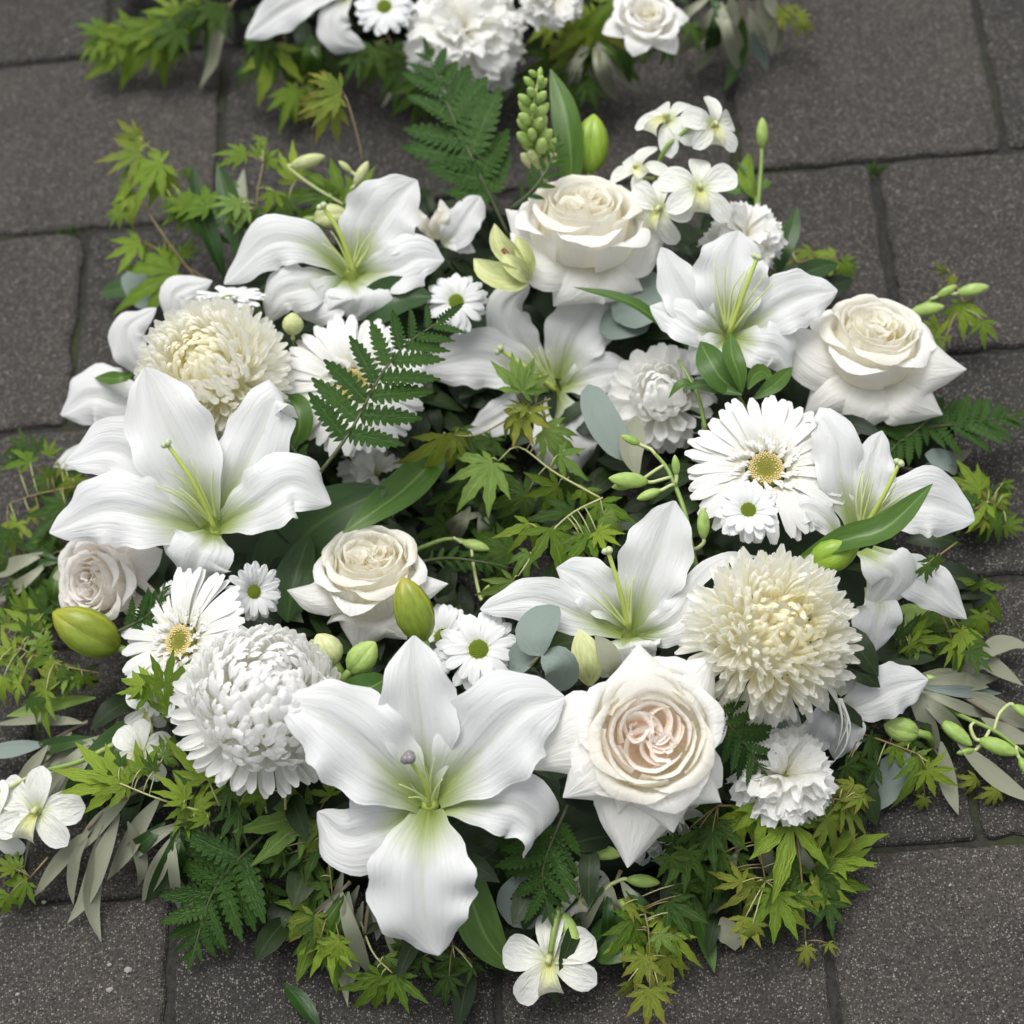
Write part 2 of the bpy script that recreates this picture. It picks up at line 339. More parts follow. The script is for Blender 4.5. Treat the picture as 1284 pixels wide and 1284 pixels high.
# ---------------------------------------------------------------- pavement
def paver_mat():
    m, nt, out = mat_base('concrete_paver'); g = N(nt, 'ShaderNodeTexCoord'); oi = N(nt, 'ShaderNodeObjectInfo')
    geo = N(nt, 'ShaderNodeNewGeometry'); pos = geo.outputs['Position']
    def noise(s, d=4, r=.6):
        n = N(nt, 'ShaderNodeTexNoise'); n.inputs['Scale'].default_value = s; n.inputs['Detail'].default_value = d; n.inputs['Roughness'].default_value = r; nt.links.new(pos, n.inputs['Vector']); return n.outputs[0]
    big, mid_, fine = noise(9, 5), noise(120, 4, .7), noise(520, 3, .7)
    col = ramp(nt, fine, [(.25, (.017, .0158, .0143)), (.5, (.044, .0412, .0377)), (.75, (.088, .083, .0765))])
    col = mixc(nt, .7, col, ramp(nt, mid_, [(.3, (.62,)*3), (.7, (1.3,)*3)]), 'MULTIPLY')
    col = mixc(nt, .9, col, ramp(nt, big, [(.3, (.66, .66, .66)), (.5, (.98, .97, .96)), (.7, (1.22, 1.19, 1.16))]), 'MULTIPLY')
    col = mixc(nt, 1., col, ramp(nt, oi.outputs['Random'], [(0, (.74, .74, .75)), (1, (1.16, 1.13, 1.09))]), 'MULTIPLY')
    hs = []
    for sc, th, c, a in ((430, .30, (.30, .285, .265), .96), (210, .16, (.34, .33, .31), .97), (760, .42, (.26, .235, .21), .70), (640, .42, (.012, .011, .01), .66)):
        v = N(nt, 'ShaderNodeTexVoronoi', feature='F1'); v.inputs['Scale'].default_value = sc; nt.links.new(pos, v.inputs['Vector'])
        sp = N(nt, 'ShaderNodeSeparateColor'); nt.links.new(v.outputs['Color'], sp.inputs[0])
        dn = math_(nt, 'ADD', v.outputs['Distance'], math_(nt, 'MULTIPLY', math_(nt, 'SUBTRACT', noise(sc*2.2, 1), .5), .5)); f = math_(nt, 'MULTIPLY', math_(nt, 'LESS_THAN', dn, th), math_(nt, 'GREATER_THAN', sp.outputs[0], a))
        f = math_(nt, 'MULTIPLY', f, math_(nt, 'ADD', math_(nt, 'MULTIPLY', sp.outputs[1], .7), .25))
        col = mixc(nt, f, col, c); hs.append(v.outputs['Distance'])
    p = N(nt, 'ShaderNodeBsdfPrincipled'); nt.links.new(col, p.inputs['Base Color']); p.inputs['Roughness'].default_value = .82; p.inputs['Specular IOR Level'].default_value = .35
    h = math_(nt, 'ADD', math_(nt, 'MULTIPLY', fine, .8), math_(nt, 'MULTIPLY', mid_, 1.2)); h = math_(nt, 'SUBTRACT', h, math_(nt, 'MULTIPLY', hs[2], .7))
    b = N(nt, 'ShaderNodeBump'); b.inputs['Strength'].default_value = .7; b.inputs['Distance'].default_value = .0022; nt.links.new(h, b.inputs['Height']); nt.links.new(b.outputs[0], p.inputs['Normal'])
    nt.links.new(p.outputs[0], out.inputs[0]); return m
def joint_mat():
    m, nt, out = mat_base('joint_sand'); geo = N(nt, 'ShaderNodeNewGeometry'); n = N(nt, 'ShaderNodeTexNoise'); n.inputs['Scale'].default_value = 300; n.inputs['Detail'].default_value = 4; nt.links.new(geo.outputs['Position'], n.inputs['Vector'])
    n2 = N(nt, 'ShaderNodeTexNoise'); n2.inputs['Scale'].default_value = 14; nt.links.new(geo.outputs['Position'], n2.inputs['Vector'])
    col = ramp(nt, n.outputs[0], [(.3, (.009, .0085, .0075)), (.7, (.032, .030, .026))]); col = mixc(nt, ramp(nt, n2.outputs[0], [(.52, (0, 0, 0)), (.66, (.8, .8, .8))]), col, (.026, .034, .008))
    p = N(nt, 'ShaderNodeBsdfPrincipled'); nt.links.new(col, p.inputs['Base Color']); p.inputs['Roughness'].default_value = .95
    b = N(nt, 'ShaderNodeBump'); b.inputs['Strength'].default_value = 1; b.inputs['Distance'].default_value = .002; nt.links.new(n.outputs[0], b.inputs['Height']); nt.links.new(b.outputs[0], p.inputs['Normal'])
    nt.links.new(p.outputs[0], out.inputs[0]); return m
M['paver'] = paver_mat(); M['joint'] = joint_mat()
YAW = rad(-7.0988); PA, PB, PY0, PX0 = .18246, .19959, .49946, -.32304
_c, _s2 = math.cos(YAW), math.sin(YAW)
def pw(xx, yy): return np.array([xx*_c-yy*_s2, xx*_s2+yy*_c])
g = single('ground', mk([(-9, -9, -.0045), (9, -9, -.0045), (9, 9, -.0045), (-9, 9, -.0045)], [(0, 1, 2, 3)], mat=M['joint']), None, None, kind='structure')
pav = bpy.data.objects.new('pavement', None); COL.objects.link(pav); pav['kind'] = 'structure'
def make_pavers():
    for k in range(-5, 9):
        off = 0 if k % 2 else .5
        for m in range(-5, 9):
            x0, x1 = PX0+PB*(m+off), PX0+PB*(m+off+1); y1, y0 = PY0-PA*k, PY0-PA*(k+1)
            r = random.Random(k*100+m); gp = .0022
            x0 += gp*r.uniform(.7, 1.5); x1 -= gp*r.uniform(.7, 1.5); y0 += gp*r.uniform(.6, 1.3); y1 -= gp*r.uniform(.6, 1.3)
            out = []
            cr = [r.choice((.004, .006, .006, .016)) for _ in range(4)]
            cs = [(x0, y0, 1, 1), (x1, y0, -1, 1), (x1, y1, -1, -1), (x0, y1, 1, -1)]
            for ci, (cx, cy, sx, sy) in enumerate(cs):
                q = cr[ci]; nxt = cs[(ci+1) % 4]
                ox, oy = cx+sx*q, cy+sy*q
                a0 = {(1, 1): 180, (-1, 1): 270, (-1, -1): 0, (1, -1): 90}[(sx, sy)]
                for a in (0, 30, 60, 90): out.append((ox+q*math.cos(rad(a0+a)), oy+q*math.sin(rad(a0+a))))
                q2 = cr[(ci+1) % 4]
                A = np.array(out[-1]); nsx, nsy = nxt[2], nxt[3]
                B = np.array((nxt[0]+(nsx*q2 if ci in (0, 2) else 0), nxt[1]+(nsy*q2 if ci in (1, 3) else 0)))
                for e in range(1, 14):
                    t = e/14; pt = A+(B-A)*t; nn = np.array([[0, -1], [1, 0], [0, 1], [-1, 0]][ci])
                    out.append(tuple(pt+nn*(r.gauss(0, .0007)-(r.uniform(.001, .003) if r.random() < .1 else 0))))
            out = np.array(out); ctr = out.mean(0); L = len(out); z0 = r.uniform(-.0012, .0008); tx, ty = r.uniform(-.006, .006), r.uniform(-.006, .006)
            V = []
            for inset, z in ((.0, -.03), (.0, -.0035), (.0011, -.0012), (.0034, 0)):
                d = ctr-out; d = d/np.linalg.norm(d, axis=1)[:, None]
                p = out+d*inset*1.3
                for a in p:
                    ww = pw(*a); V.append((ww[0], ww[1], z+z0+(a-ctr)[0]*tx+(a-ctr)[1]*ty))
            f = [(i*L+j, i*L+(j+1) % L, (i+1)*L+(j+1) % L, (i+1)*L+j) for i in range(3) for j in range(L)]
            f.append(tuple(3*L+j for j in range(L)))
            part('paver', mk(V, f, mat=M['paver'], smooth=False), pav)
make_pavers()
def moss(px, py, label, n=26, sp=.010):
    c = P(px, py, -.004); parts = []
    for i in range(n):
        q = c+np.array([rng.normal(0, sp), rng.normal(0, sp*.4), 0]); hgt = rng.uniform(.003, .007)
        a = rng.uniform(0, 6.28); d = np.array([math.cos(a)*.5, math.sin(a)*.5, 1]); parts.append(sheet([q, q+d*hgt*.6, q+d*hgt+np.array([math.cos(a), math.sin(a), 0])*.003], .0013, 'lance', (0, -.6, .5), 4, 3, groove=0))
    single('moss_tuft', mk(*merge(parts), mat=M['mapled']), label, 'moss')
moss(1097, 216, 'small green moss tuft in the open joint where three pavers meet')
moss(88, 292, 'thin dull moss in the paver joint beside the two dark blade leaves', 14, .008)

# ---------------------------------------------------------------- lilies
def lpt(p, z): return Q(p[0], p[1], z-p[2]*z/FPX)
def lily(label, c, petals, pist=None, fil=(), dh=.0, stig='stigg', mat='lily', face=(0, .1, 1), filmat='fila', group=None):
    """c: throat pixel; petals: (spine [(px,py,towards camera px)], half width px, options)"""
    base = S(*c[:2], dh) if len(c) == 2 else P(*c)
    z = depth(base); k = z/FPX
    t = thing('lily_flower', label, 'lily', base, group)
    for i, pe in enumerate(petals):
        sp, hw = pe[0], pe[1]; op = dict(cup=(.42, -.12), ruf=.15, freq=2.8, groove=.12, edge=.05, ribs=.035, roll=.12, shape='lily' if i % 2 == 0 else 'lilyo', n=28, m=13)
        if len(pe) > 2: op.update(pe[2])
        mt = op.pop('mat', mat); hint = op.pop('face', face)
        pts = [lpt(p, z) for p in sp]
        part('petal', mk(*sheet(pts, hw*k, hint=cv(*hint), seed=i+int(c[0]), **op), mat=M[mt]), t)
    if pist:
        bp = lpt((c[0], c[1]+4, -40), z); ax = cv(*face); x = unit(np.cross(ax, CY)); y = np.cross(ax, x)
        v, f, u = lathe([(-1.6, .5), (-.6, .8), (0, 1), (.3, .95), (.5, .6), (.55, .1)], 10)
        part('throat', mk(bp+(v[:, :1]*x+v[:, 1:2]*y+v[:, 2:]*ax)*15*k, f, u, M['pist']), t)
        pts = [lpt(p, z) for p in pist]
        ps = part('pistil', mk(*tube(pts, 3.6*k, 2.6*k, 7), mat=M['pist']), t)
        d = unit(pts[-1]-pts[-2]); mm = []
        x = unit(np.cross(d, F)); y = np.cross(d, x)
        for a in range(3):
            o = pts[-1]+(math.cos(a*2.094)*x+math.sin(a*2.094)*y)*3.6*k
            v, f, u = lathe([(-.9, .25), (-.5, .8), (0, 1), (.5, .75), (.8, .3)], 8); mm.append((o+(v[:, :1]*x+v[:, 1:2]*y+v[:, 2:]*d)*(7.6 if stig == 'stigp' else 4.8)*k, f, u))
        part('stigma', mk(*merge(mm), mat=M[stig]), ps)
    fil = list(fil)
    if pist and fil:
        for i in range(6-len(fil)):
            f = fil[i % len(fil)]; r2 = random.Random(int(c[0])+i); fil.append([(x+q*r2.uniform(4, 9)*(1 if i % 2 else -1), y+q*r2.uniform(-4, 7), d-q*3) for q, (x, y, d) in enumerate(f)])
    for f in fil:
        pts = [lpt(p, z) for p in f]
        part('filament', mk(*tube(pts, 2.5*k, .6*k, 5), mat=M[filmat]), t)
    return t

# ---------------------------------------------------------------- roses
def prof(pts, n): 
    p = catmull([(a, b, 0) for a, b in pts], n); return p[:, 0], p[:, 1]
def rose_petal(phi, W, pts, point=.2, q=2.2, rollb=.0, ruf=.02, cx=0, cy=0, n=12, m=11, seed=0, lean=0.):
    """phi azimuth, W half angle, pts (r,z) profile; margins shortened by point*|u|^q"""
    r = random.Random(seed); V = np.zeros((n, m, 3)); uv = np.zeros((n, m, 2)); R_, Z_ = prof(pts, 40); tt = np.linspace(0, 1, 40)
    p1, p2 = r.uniform(0, 6.28), r.uniform(0, 6.28); f1 = r.uniform(1.3, 2.4)
    for i in range(n):
        v = i/(n-1)
        for j in range(m):
            u = -1+2*j/(m-1); a = abs(u)
            vv = v*(1-point*a**q)
            rr = np.interp(vv, tt, R_); zz = np.interp(vv, tt, Z_)
            ws = .55+.45*min(1, vv*1.7)
            ang = phi+W*u*ws+lean*vv
            e = v**3
            rr2 = rr+ruf*e*math.sin(f1*3.1*u+p1)+ruf*.5*e*math.sin(f1*7*u+p2)-rollb*a**2.5*vv
            zz2 = zz+ruf*.6*e*math.sin(f1*4*u+p2)-rollb*.7*a**3*vv
            V[i, j] = (cx+rr2*math.cos(ang), cy+rr2*math.sin(ang), zz2); uv[i, j] = (v, .5+.5*u)
    return V.reshape(-1, 3), gridfaces(n, m), uv.reshape(-1, 2)
def rose(label, c, axis, R, spin=0., inner='rosei', mid='rosei', outer='rose', seed=1, open_=.62, outs=None, dh=0., nmid=9, group=None, coreR=.34, hgt=1.0, drop=.16, pouts=()):
    """c: pixel of the bloom's eye; R: px radius of the outer petals"""
    base = S(*c[:2], dh) if len(c) == 2 else P(*c); z = depth(base); k = z/FPX*R
    ax = cv(*axis); r = random.Random(seed)
    top = base; org = top-ax*k*.62*hgt
    t = thing('rose', label, 'rose', org, group)
    Mx = frame(org, ax, cv(1, 0, 0), (k, k, k*hgt))
    i = 0
    def add(mt, *a, **kw):
        nonlocal i
        i += 1; part('petal', mk(*rose_petal(*a, seed=seed*100+i, **kw), mat=M[mt]), t, Mx)
    # heart: folded petals swirling out from a tight centre
    hr = coreR*.62
    for q in range(3):
        add(inner, spin+q*2.1, 1.5, [(.005, .3), (.03+.01*q, .45), (.035+.012*q, .6), (.012+.015*q, .645-.008*q)], point=.03, ruf=.008, n=8, m=11)
    for wx, wa in ((.55, spin+.6), (.55, spin+3.4)):
        for q in range(3): add(inner, wa+q*2.2, 1.35, [(.02, .42), (hr*(.16+.12*q), .5), (hr*(.16+.13*q), .6), (hr*(.26+.16*q), .645-.01*q)], point=.04, ruf=.01, cx=hr*wx*math.cos(wa), cy=hr*wx*math.sin(wa), n=8, m=13)
    ns = 12
    for q in range(ns):
        i += 1; rr_ = random.Random(seed*77+q); n_, m_ = 9, 15; V = np.zeros((n_, m_, 3)); uv = np.zeros((n_, m_, 2)); a0 = spin+6.2832*q/ns+rr_.gauss(0, .15); sweep = rr_.choice((1, 1, -1))*rr_.uniform(.9, 2.3); top_ = .635+rr_.uniform(-.03, .02); p_ = rr_.uniform(0, 6.28); r0_ = rr_.uniform(.03, .07)
        for ii in range(n_):
            v_ = ii/(n_-1)
            for jj in range(m_):
                u_ = jj/(m_-1); r_ = r0_+(hr*1.08-r0_)*u_; an = a0+sweep*u_**1.2; edge_ = math.sin(math.pi*min(1, u_*1.05+.02))**.35
                zz = .44+(top_-.44)*v_*(.80+.20*edge_)+.010*v_**3*math.sin(9*u_+p_); curl = .075*v_**2+.012*v_**2*math.sin(7*u_+p_)
                V[ii, jj] = (r_*math.cos(an)-curl*math.sin(an)*-1, r_*math.sin(an)-curl*math.cos(an), zz); uv[ii, jj] = (v_, u_)
        part('petal', mk(V, gridfaces(n_, m_), uv, M[inner]), t, Mx)
    # cup petals round the heart
    nc = 8
    for q in range(nc):
        f = q/(nc-1); a = spin+q*2.4; rr = hr+f*(coreR-hr)
        hh = .655-.015*f+r.uniform(-.012, .012)
        add(inner if f < .55 else mid, a, 1.2-.2*f, [(.04, .1), (rr*1.05, .3), (rr*1.06, hh-.14), (rr*.98, hh-.04), (rr*.97+.015, hh), (rr*.99+.04, hh-.01)], point=.06, q=3, ruf=.012, n=13, m=13)
    for q in range(nmid):
        f = q/(nmid-1); a = spin+1.1+q*2.4; rr = coreR+.02+f*(open_-coreR)
        hh = .64-drop*f+r.uniform(-.02, .02)
        add(mid if f < .4 else outer, a, 1.0-.22*f, [(.06, .05), (rr*.82, .14-.06*f), (rr*1.0, hh*.6), (rr*1.0, hh-.06), (rr*1.04+.02, hh), (rr*1.08+.06+.04*f, hh-.03), (rr*1.10+.08+.05*f, hh-.07)], point=.15+.08*f, q=1.7-.5*f, rollb=.03, ruf=.016, n=14, m=15)
    kk = z/FPX
    for qi, (sp, hw) in enumerate(pouts):      # big outer petals, folded back along the margins to a point
        part('petal', mk(*sheet([lpt(p, z) for p in sp], hw*kk, 'kite', ax*.75+cv(0, 0, .5), 18, 13, (.10, -.35), .05, 1.8, .03, seed=seed*9+qi, roll=.30, edge=.03), mat=M[outer]), t)
    for (a, ln, zz, W) in (outs if outs is not None else [(spin+q*1.05, 1.0, .18-.1*(q % 2), .62) for q in range(6)]):
        add(outer, a, W*1.15, [(.07, .0), (.32, .05), (.55*ln, .15+zz*.5), (.78*ln, .15+zz), (.93*ln, .09+zz), (1.04*ln, -.02+zz)], point=.44, q=1.05, rollb=.15, ruf=.016, n=14, m=15)
    part('stem', mk(*tube([org+ax*k*.08, org-ax*k*.3, org-ax*k*.5+np.array([0, 0, -.02])], .004, .003, 6), mat=M['stem']), t)
    return t

# ---------------------------------------------------------------- chrysanthemums
_mesh = {}
def strap_mesh(key, L, hw, b0, b1, mat, cup=.5, n=8, m=5, notch=.1, tipr=1.):
    """petal along +Z bending towards +Y"""
    if key in _mesh: return _mesh[key]
    t = np.linspace(0, 1, n); ang = b0+(b1-b0)*t**1.4; dz = np.cos(ang); dy = np.sin(ang)
    c = np.zeros((n, 3)); c[1:, 1] = np.cumsum((dy[1:]+dy[:-1])/2)*L/(n-1); c[1:, 2] = np.cumsum((dz[1:]+dz[:-1])/2)*L/(n-1)
    wd = hw*smooth_interp(t, *SH['strap']); V = np.zeros((n, m, 3)); uv = np.zeros((n, m, 2))
    nrm = np.stack([np.zeros(n), np.cos(ang), -np.sin(ang)], 1); tg = np.stack([np.zeros(n), np.sin(ang), np.cos(ang)], 1)
    for j, s in enumerate(np.linspace(-1, 1, m)):
        V[:, j] = c+np.array([1, 0, 0])*(wd*s)[:, None]+nrm*(wd*cup*s*s)[:, None]
        V[-1, j] += tg[-1]*(-notch*hw if abs(s) < .2 else 0)
        uv[:, j, 0] = t; uv[:, j, 1] = .5+.5*s
    _mesh[key] = mk(V, gridfaces(n, m), uv, M[mat]); return _mesh[key]
def mum(label, c, axis, R, style, mat, n=290, seed=1, dh=0., group=None, thmax=2.0):
    ctr = S(*c[:2], dh) if len(c) == 2 else P(*c); z = depth(ctr); k = z/FPX*R; ax = unit(cv(*axis)); r = random.Random(seed)
    t = thing('chrysanthemum', label, 'chrysanthemum', ctr-ax*k*.6, group)
    x0 = unit(np.cross(ax, [.3, .2, .9])); y0 = np.cross(ax, x0)
    part('flower_base', mk(*(lambda v, f, u: (ctr+k*(v[:, :1]*x0+v[:, 1:2]*y0+v[:, 2:]*ax), f, u))(*lathe([(-.62, .12), (-.45, .38), (-.1, .5), (.25, .42), (.45, .2)], 12)), mat=M[mat]), t)
    todo = []
    for i in range(n):
        f = (i+.5)/n; cth = 1-f*(1-math.cos(thmax)); th = math.acos(cth); ph = i*2.39996+r.gauss(0, .05)
        d = ax*cth+(x0*math.cos(ph)+y0*math.sin(ph))*math.sin(th)
        pole = unit(ax-d*cth); v = r.randrange(3)
        if style == 'incurve':      # shingled ball: petals bend over towards the eye
            key = ('inc', v, mat, th < .5, th > 1.75); bb = (.25, 1.75+.15*v) if th < 1.75 else (.0, .9)
            me = strap_mesh(key, .62, .074, bb[0]-.1*v, bb[1]-.2, mat, .6, 9, 5, .12); rb = .54+.03*r.random()
            sw = .45*math.sin(2.2*ph+th*3)+r.gauss(0, .22); sc = .8+.25*min(1, th)
        elif style == 'spiky':      # stiff quilled petals standing out from the head
            key = ('spk', v, mat, th < .6, th > 1.7); bb = (.2, 1.0+.3*v) if th < .6 else ((.2, .75+.25*v) if th < 1.55 else (-.05, .05-.2*v))
            me = strap_mesh(key+(th < .7,), .50, .050, bb[0], bb[1], 'mumy' if th < .7 and mat == 'mumc' else mat, 1.0, 8, 5, .5); rb = .54+.06*r.random()
            sw = r.gauss(0, .4); sc = (.72+.3*min(1, th/1.3))*r.uniform(.85, 1.12)
        elif style == 'full':       # incurved heart, lower petals turning outwards
            a = th/thmax; key = ('ful', v, mat, int(a*5)); bb = (.15, 1.55-1.9*max(0, a-.25)+.1*v)
            me = strap_mesh(key+('y',) if th < .7 else key, .56, .052, bb[0], bb[1], 'mumy' if th < .7 else mat, .8, 8, 5, .15); rb = .49+.03*r.random()
            sw = r.gauss(0, .22); sc = .72+.35*min(1, th)
        else:                       # 'loose': fewer broad petals
            key = ('lse', v, mat, th > 1.2); bb = (.2, 1.3+.2*v) if th < 1.2 else (.0, .3+.2*v)
            me = strap_mesh(key, .62, .13, bb[0], bb[1], mat, .6, 8, 5, .1); rb = .42
            sw = r.gauss(0, .15); sc = .7+.35*min(1, th)
        tan = np.cross(d, pole); pole2 = pole*math.cos(sw)+tan*math.sin(sw)
        todo.append((float(d@F), me, frame(ctr+d*rb*k*(.85 if th < .4 else 1), d, None, k*sc, y=pole2)))
    todo.sort(key=lambda q: q[0])
    for _, me, mx in todo[:300]: part('petal', me, t, mx)
    if len(todo) > 300:     # the petals round the back, past the limit, as one piece
        pc = []
        for _, me, mx in todo[300:]:
            co = np.empty(len(me.vertices)*3); me.vertices.foreach_get('co', co); A = np.array(mx); v = co.reshape(-1, 3)@A[:3, :3].T+A[:3, 3]; n_ = len(v)//5
            pc.append((v, gridfaces(n_, 5), np.array([(i_/(n_-1), j_/4) for i_ in range(n_) for j_ in range(5)])))
        part('back_petals', mk(*merge(pc), mat=M[mat]), t, None, 'stuff')
    return t

# ---------------------------------------------------------------- gerberas and daisies
def ray_mesh(key, L, hw, droop, mat, shape='strap', notch=.3, n=8, m=5, cup=.25, groove=.12):
    if key in _mesh: return _mesh[key]
    pts = [(0, 0, 0), (0, L*.35, .03*L), (0, L*.7, .02*L-droop*.35*L), (0, L, -droop*L)]
    V, f, uv = sheet(pts, hw, shape, (0, 0, 1), n, m, (cup, .05), .05, 1.5, 0, seed=sum(map(ord, str(key))) % 999)
    V = V.reshape(n, m, 3); s = np.linspace(-1, 1, m)
    V[:, :, 2] += -groove*hw*np.cos(s*6.283*1.0)[None]*np.linspace(.3, 1, n)[:, None]
    V[-1, :, 1] += notch*hw*np.cos(s*6.283*1.5); _mesh[key] = mk(V, f, uv, M[mat]); return _mesh[key]
def bumps(R, n, size, zf, rmin=0., colw=None):
    out = []
    for i in range(n):
        rr = rmin+(R-rmin)*math.sqrt((i+.5)/n); a = i*2.39996; v, f, u = lathe([(-.6, .7), (0, 1), (.7, .7), (1.1, .25)], 5)
        out.append((v*size+np.array([rr*math.cos(a), rr*math.sin(a), zf(rr/R)]), f, u))
    return merge(out)
def gerbera(label, c, axis, R, seed=1, dh=0., spin=0., lift=.12, disc='dyel', group=None):
    ctr = S(*c[:2], dh) if len(c) == 2 else P(*c); z = depth(ctr); k = z/FPX*R; ax = cv(*axis); r = random.Random(seed)
    t = thing('gerbera', label, 'gerbera', ctr-ax*k*.3, group); x0 = unit(np.cross(cv(0, 1, 0), ax)); y0 = np.cross(ax, x0)
    for ring, (cnt, L, zz, tl) in enumerate(((30, .80, 0, lift), (27, .76, .035, lift+.1))):
        for i in range(cnt):
            a = spin+6.2832*(i+.5*ring)/cnt+r.gauss(0, .035); o = x0*math.cos(a)+y0*math.sin(a); e = tl+r.gauss(0, .07)
            me = ray_mesh(('g', ring, r.randrange(4)), 1, .078, .08+.03*r.randrange(4), 'gerb', 'strap', .06); d = o*math.cos(e)+ax*math.sin(e); nrm = ax*math.cos(e)-o*math.sin(e)
            part('petal', me, t, frame(ctr+(o*.26+ax*zz)*k, nrm, None, (k*r.uniform(.9, 1.1), k*(L-.05)*r.uniform(.93, 1.05), k), y=d))
    fl = []
    for i in range(210):
        rr = .20+.22*((i % 5)/5)+r.gauss(0, .015); a = i*2.39996; o = np.array([math.cos(a), math.sin(a), 0]); h = .045+.05*(1-(rr-.20)/.22)
        q = o*rr+np.array([0, 0, .07]); L = .08+.06*(rr-.20)/.22
        fl.append(sheet([q, q+o*L*.5+np.array([0, 0, h*.9]), q+o*L*1.05+np.array([0, 0, h*.7])], .016, 'strap', (0, 0, 1), 4, 3, groove=0))
    Mx = frame(ctr, ax, x0, k)
    part('inner_florets', mk(*merge(fl), mat=M['gerb']), t, Mx, 'stuff')
    v, f, u = lathe([(.0, .24), (.07, .22), (.085, .15), (.075, .06), (.07, .01)], 20); dd = part('disc', mk(v, f, u, M[disc]), t, Mx)
    part('stamen_ring', mk(*bumps(.215, 130, .015, lambda q: .10, .11), mat=M['anth']), dd, Mx, 'stuff')
    part('disc_florets', mk(*bumps(.11, 50, .011, lambda q: .083), mat=M[disc]), dd, Mx, 'stuff')
    return t
def daisy(label, c, axis, R, seed=1, dh=0., lift=.05, n=(17, 13), group=None, hw=.145):
    ctr = S(*c[:2], dh) if len(c) == 2 else P(*c); z = depth(ctr); k = z/FPX*R; ax = cv(*axis); r = random.Random(seed)
    t = thing('daisy', label, 'daisy', ctr-ax*k*.3, group); x0 = unit(np.cross(cv(0, 1, 0), ax)); y0 = np.cross(ax, x0)
    for ring, (cnt, L, zz, tl) in enumerate(((n[0], .84, 0, lift), (n[1], .72, .05, lift+.2))):
        for i in range(cnt):
            a = 6.2832*(i+.5*ring)/cnt+r.gauss(0, .05); o = x0*math.cos(a)+y0*math.sin(a); e = tl+r.gauss(0, .08)
            me = ray_mesh(('d', r.randrange(4), hw), 1, hw, .1+.03*r.randrange(4), 'daisy', 'strap', .12, 8, 5, .3, .16); d = o*math.cos(e)+ax*math.sin(e); nrm = ax*math.cos(e)-o*math.sin(e)
            part('petal', me, t, frame(ctr+(o*.16+ax*zz)*k, nrm, None, (k*r.uniform(.9, 1.08), k*L*r.uniform(.92, 1.05), k), y=d))
    Mx = frame(ctr, ax, x0, k); zf = lambda q: .06+.12*math.sqrt(max(0, 1-q*q*.9))
    dd = part('disc', mk(*lathe([(0, .22), (.08, .24), (.13, .2), (.16, .12), (.17, .03)], 18), mat=M['dgreen']), t, Mx)
    part('disc_florets', mk(*bumps(.235, 90, .026, zf), mat=M['dgreen']), dd, Mx, 'stuff')
    return t

# ---------------------------------------------------------------- carnations
def carn_mesh(v):
    key = ('carn', v)
    if key in _mesh: return _mesh[key]
    r = random.Random(v+50); n, m = 10, 17; V = np.zeros((n, m, 3)); uv = np.zeros((n, m, 2)); p = [r.uniform(0, 6.28) for _ in range(4)]
    for i in range(n):
        t = i/(n-1)
        for j in range(m):
            s = -1+2*j/(m-1); a = s*.62; L = t*(1-.10*s*s)
            if i == n-1: L += .045*(1 if j % 2 else -1)*r.uniform(.5, 1.2)
            wv = .13*t**2*math.sin(5.5*s+p[0])+.07*t**3*math.sin(11*s+p[1]); bend = (.3+.25*v/5)*t*t
            V[i, j] = (L*math.sin(a), wv-bend, L*math.cos(a)-.25*bend*t); uv[i, j] = (t, .5+.5*s)
    _mesh[key] = mk(V, gridfaces(n, m), uv, M['carn']); return _mesh[key]
def carnation(label, c, axis, R, n=34, seed=1, dh=0., group=None):
    ctr = S(*c[:2], dh) if len(c) == 2 else P(*c); z = depth(ctr); k = z/FPX*R; ax = cv(*axis); r = random.Random(seed)
    org = ctr-ax*k*.35; t = thing('carnation', label, 'carnation', org-ax*k*.2, group); x0 = unit(np.cross(ax, [.3, .2, .9])); y0 = np.cross(ax, x0)
    for i in range(n):
        th = 1.45*math.sqrt((i+.5)/n); ph = i*2.39996+r.gauss(0, .15); o = x0*math.cos(ph)+y0*math.sin(ph)
        d = ax*math.cos(th)+o*math.sin(th); pole = unit(ax-d*math.cos(th)); tw = r.gauss(0, .9); tan = np.cross(d, pole)
        part('petal', carn_mesh(r.randrange(6)), t, frame(org+d*.12*k, d, None, k*(.84+.12*th/1.45)*r.uniform(.88, 1.08), y=pole*math.cos(tw)+tan*math.sin(tw)))
    part('calyx', mk(*tube([org+ax*k*.1, org-ax*k*.2, org-ax*k*.55], .006, .004, 8), mat=M['stem']), t)
    return t

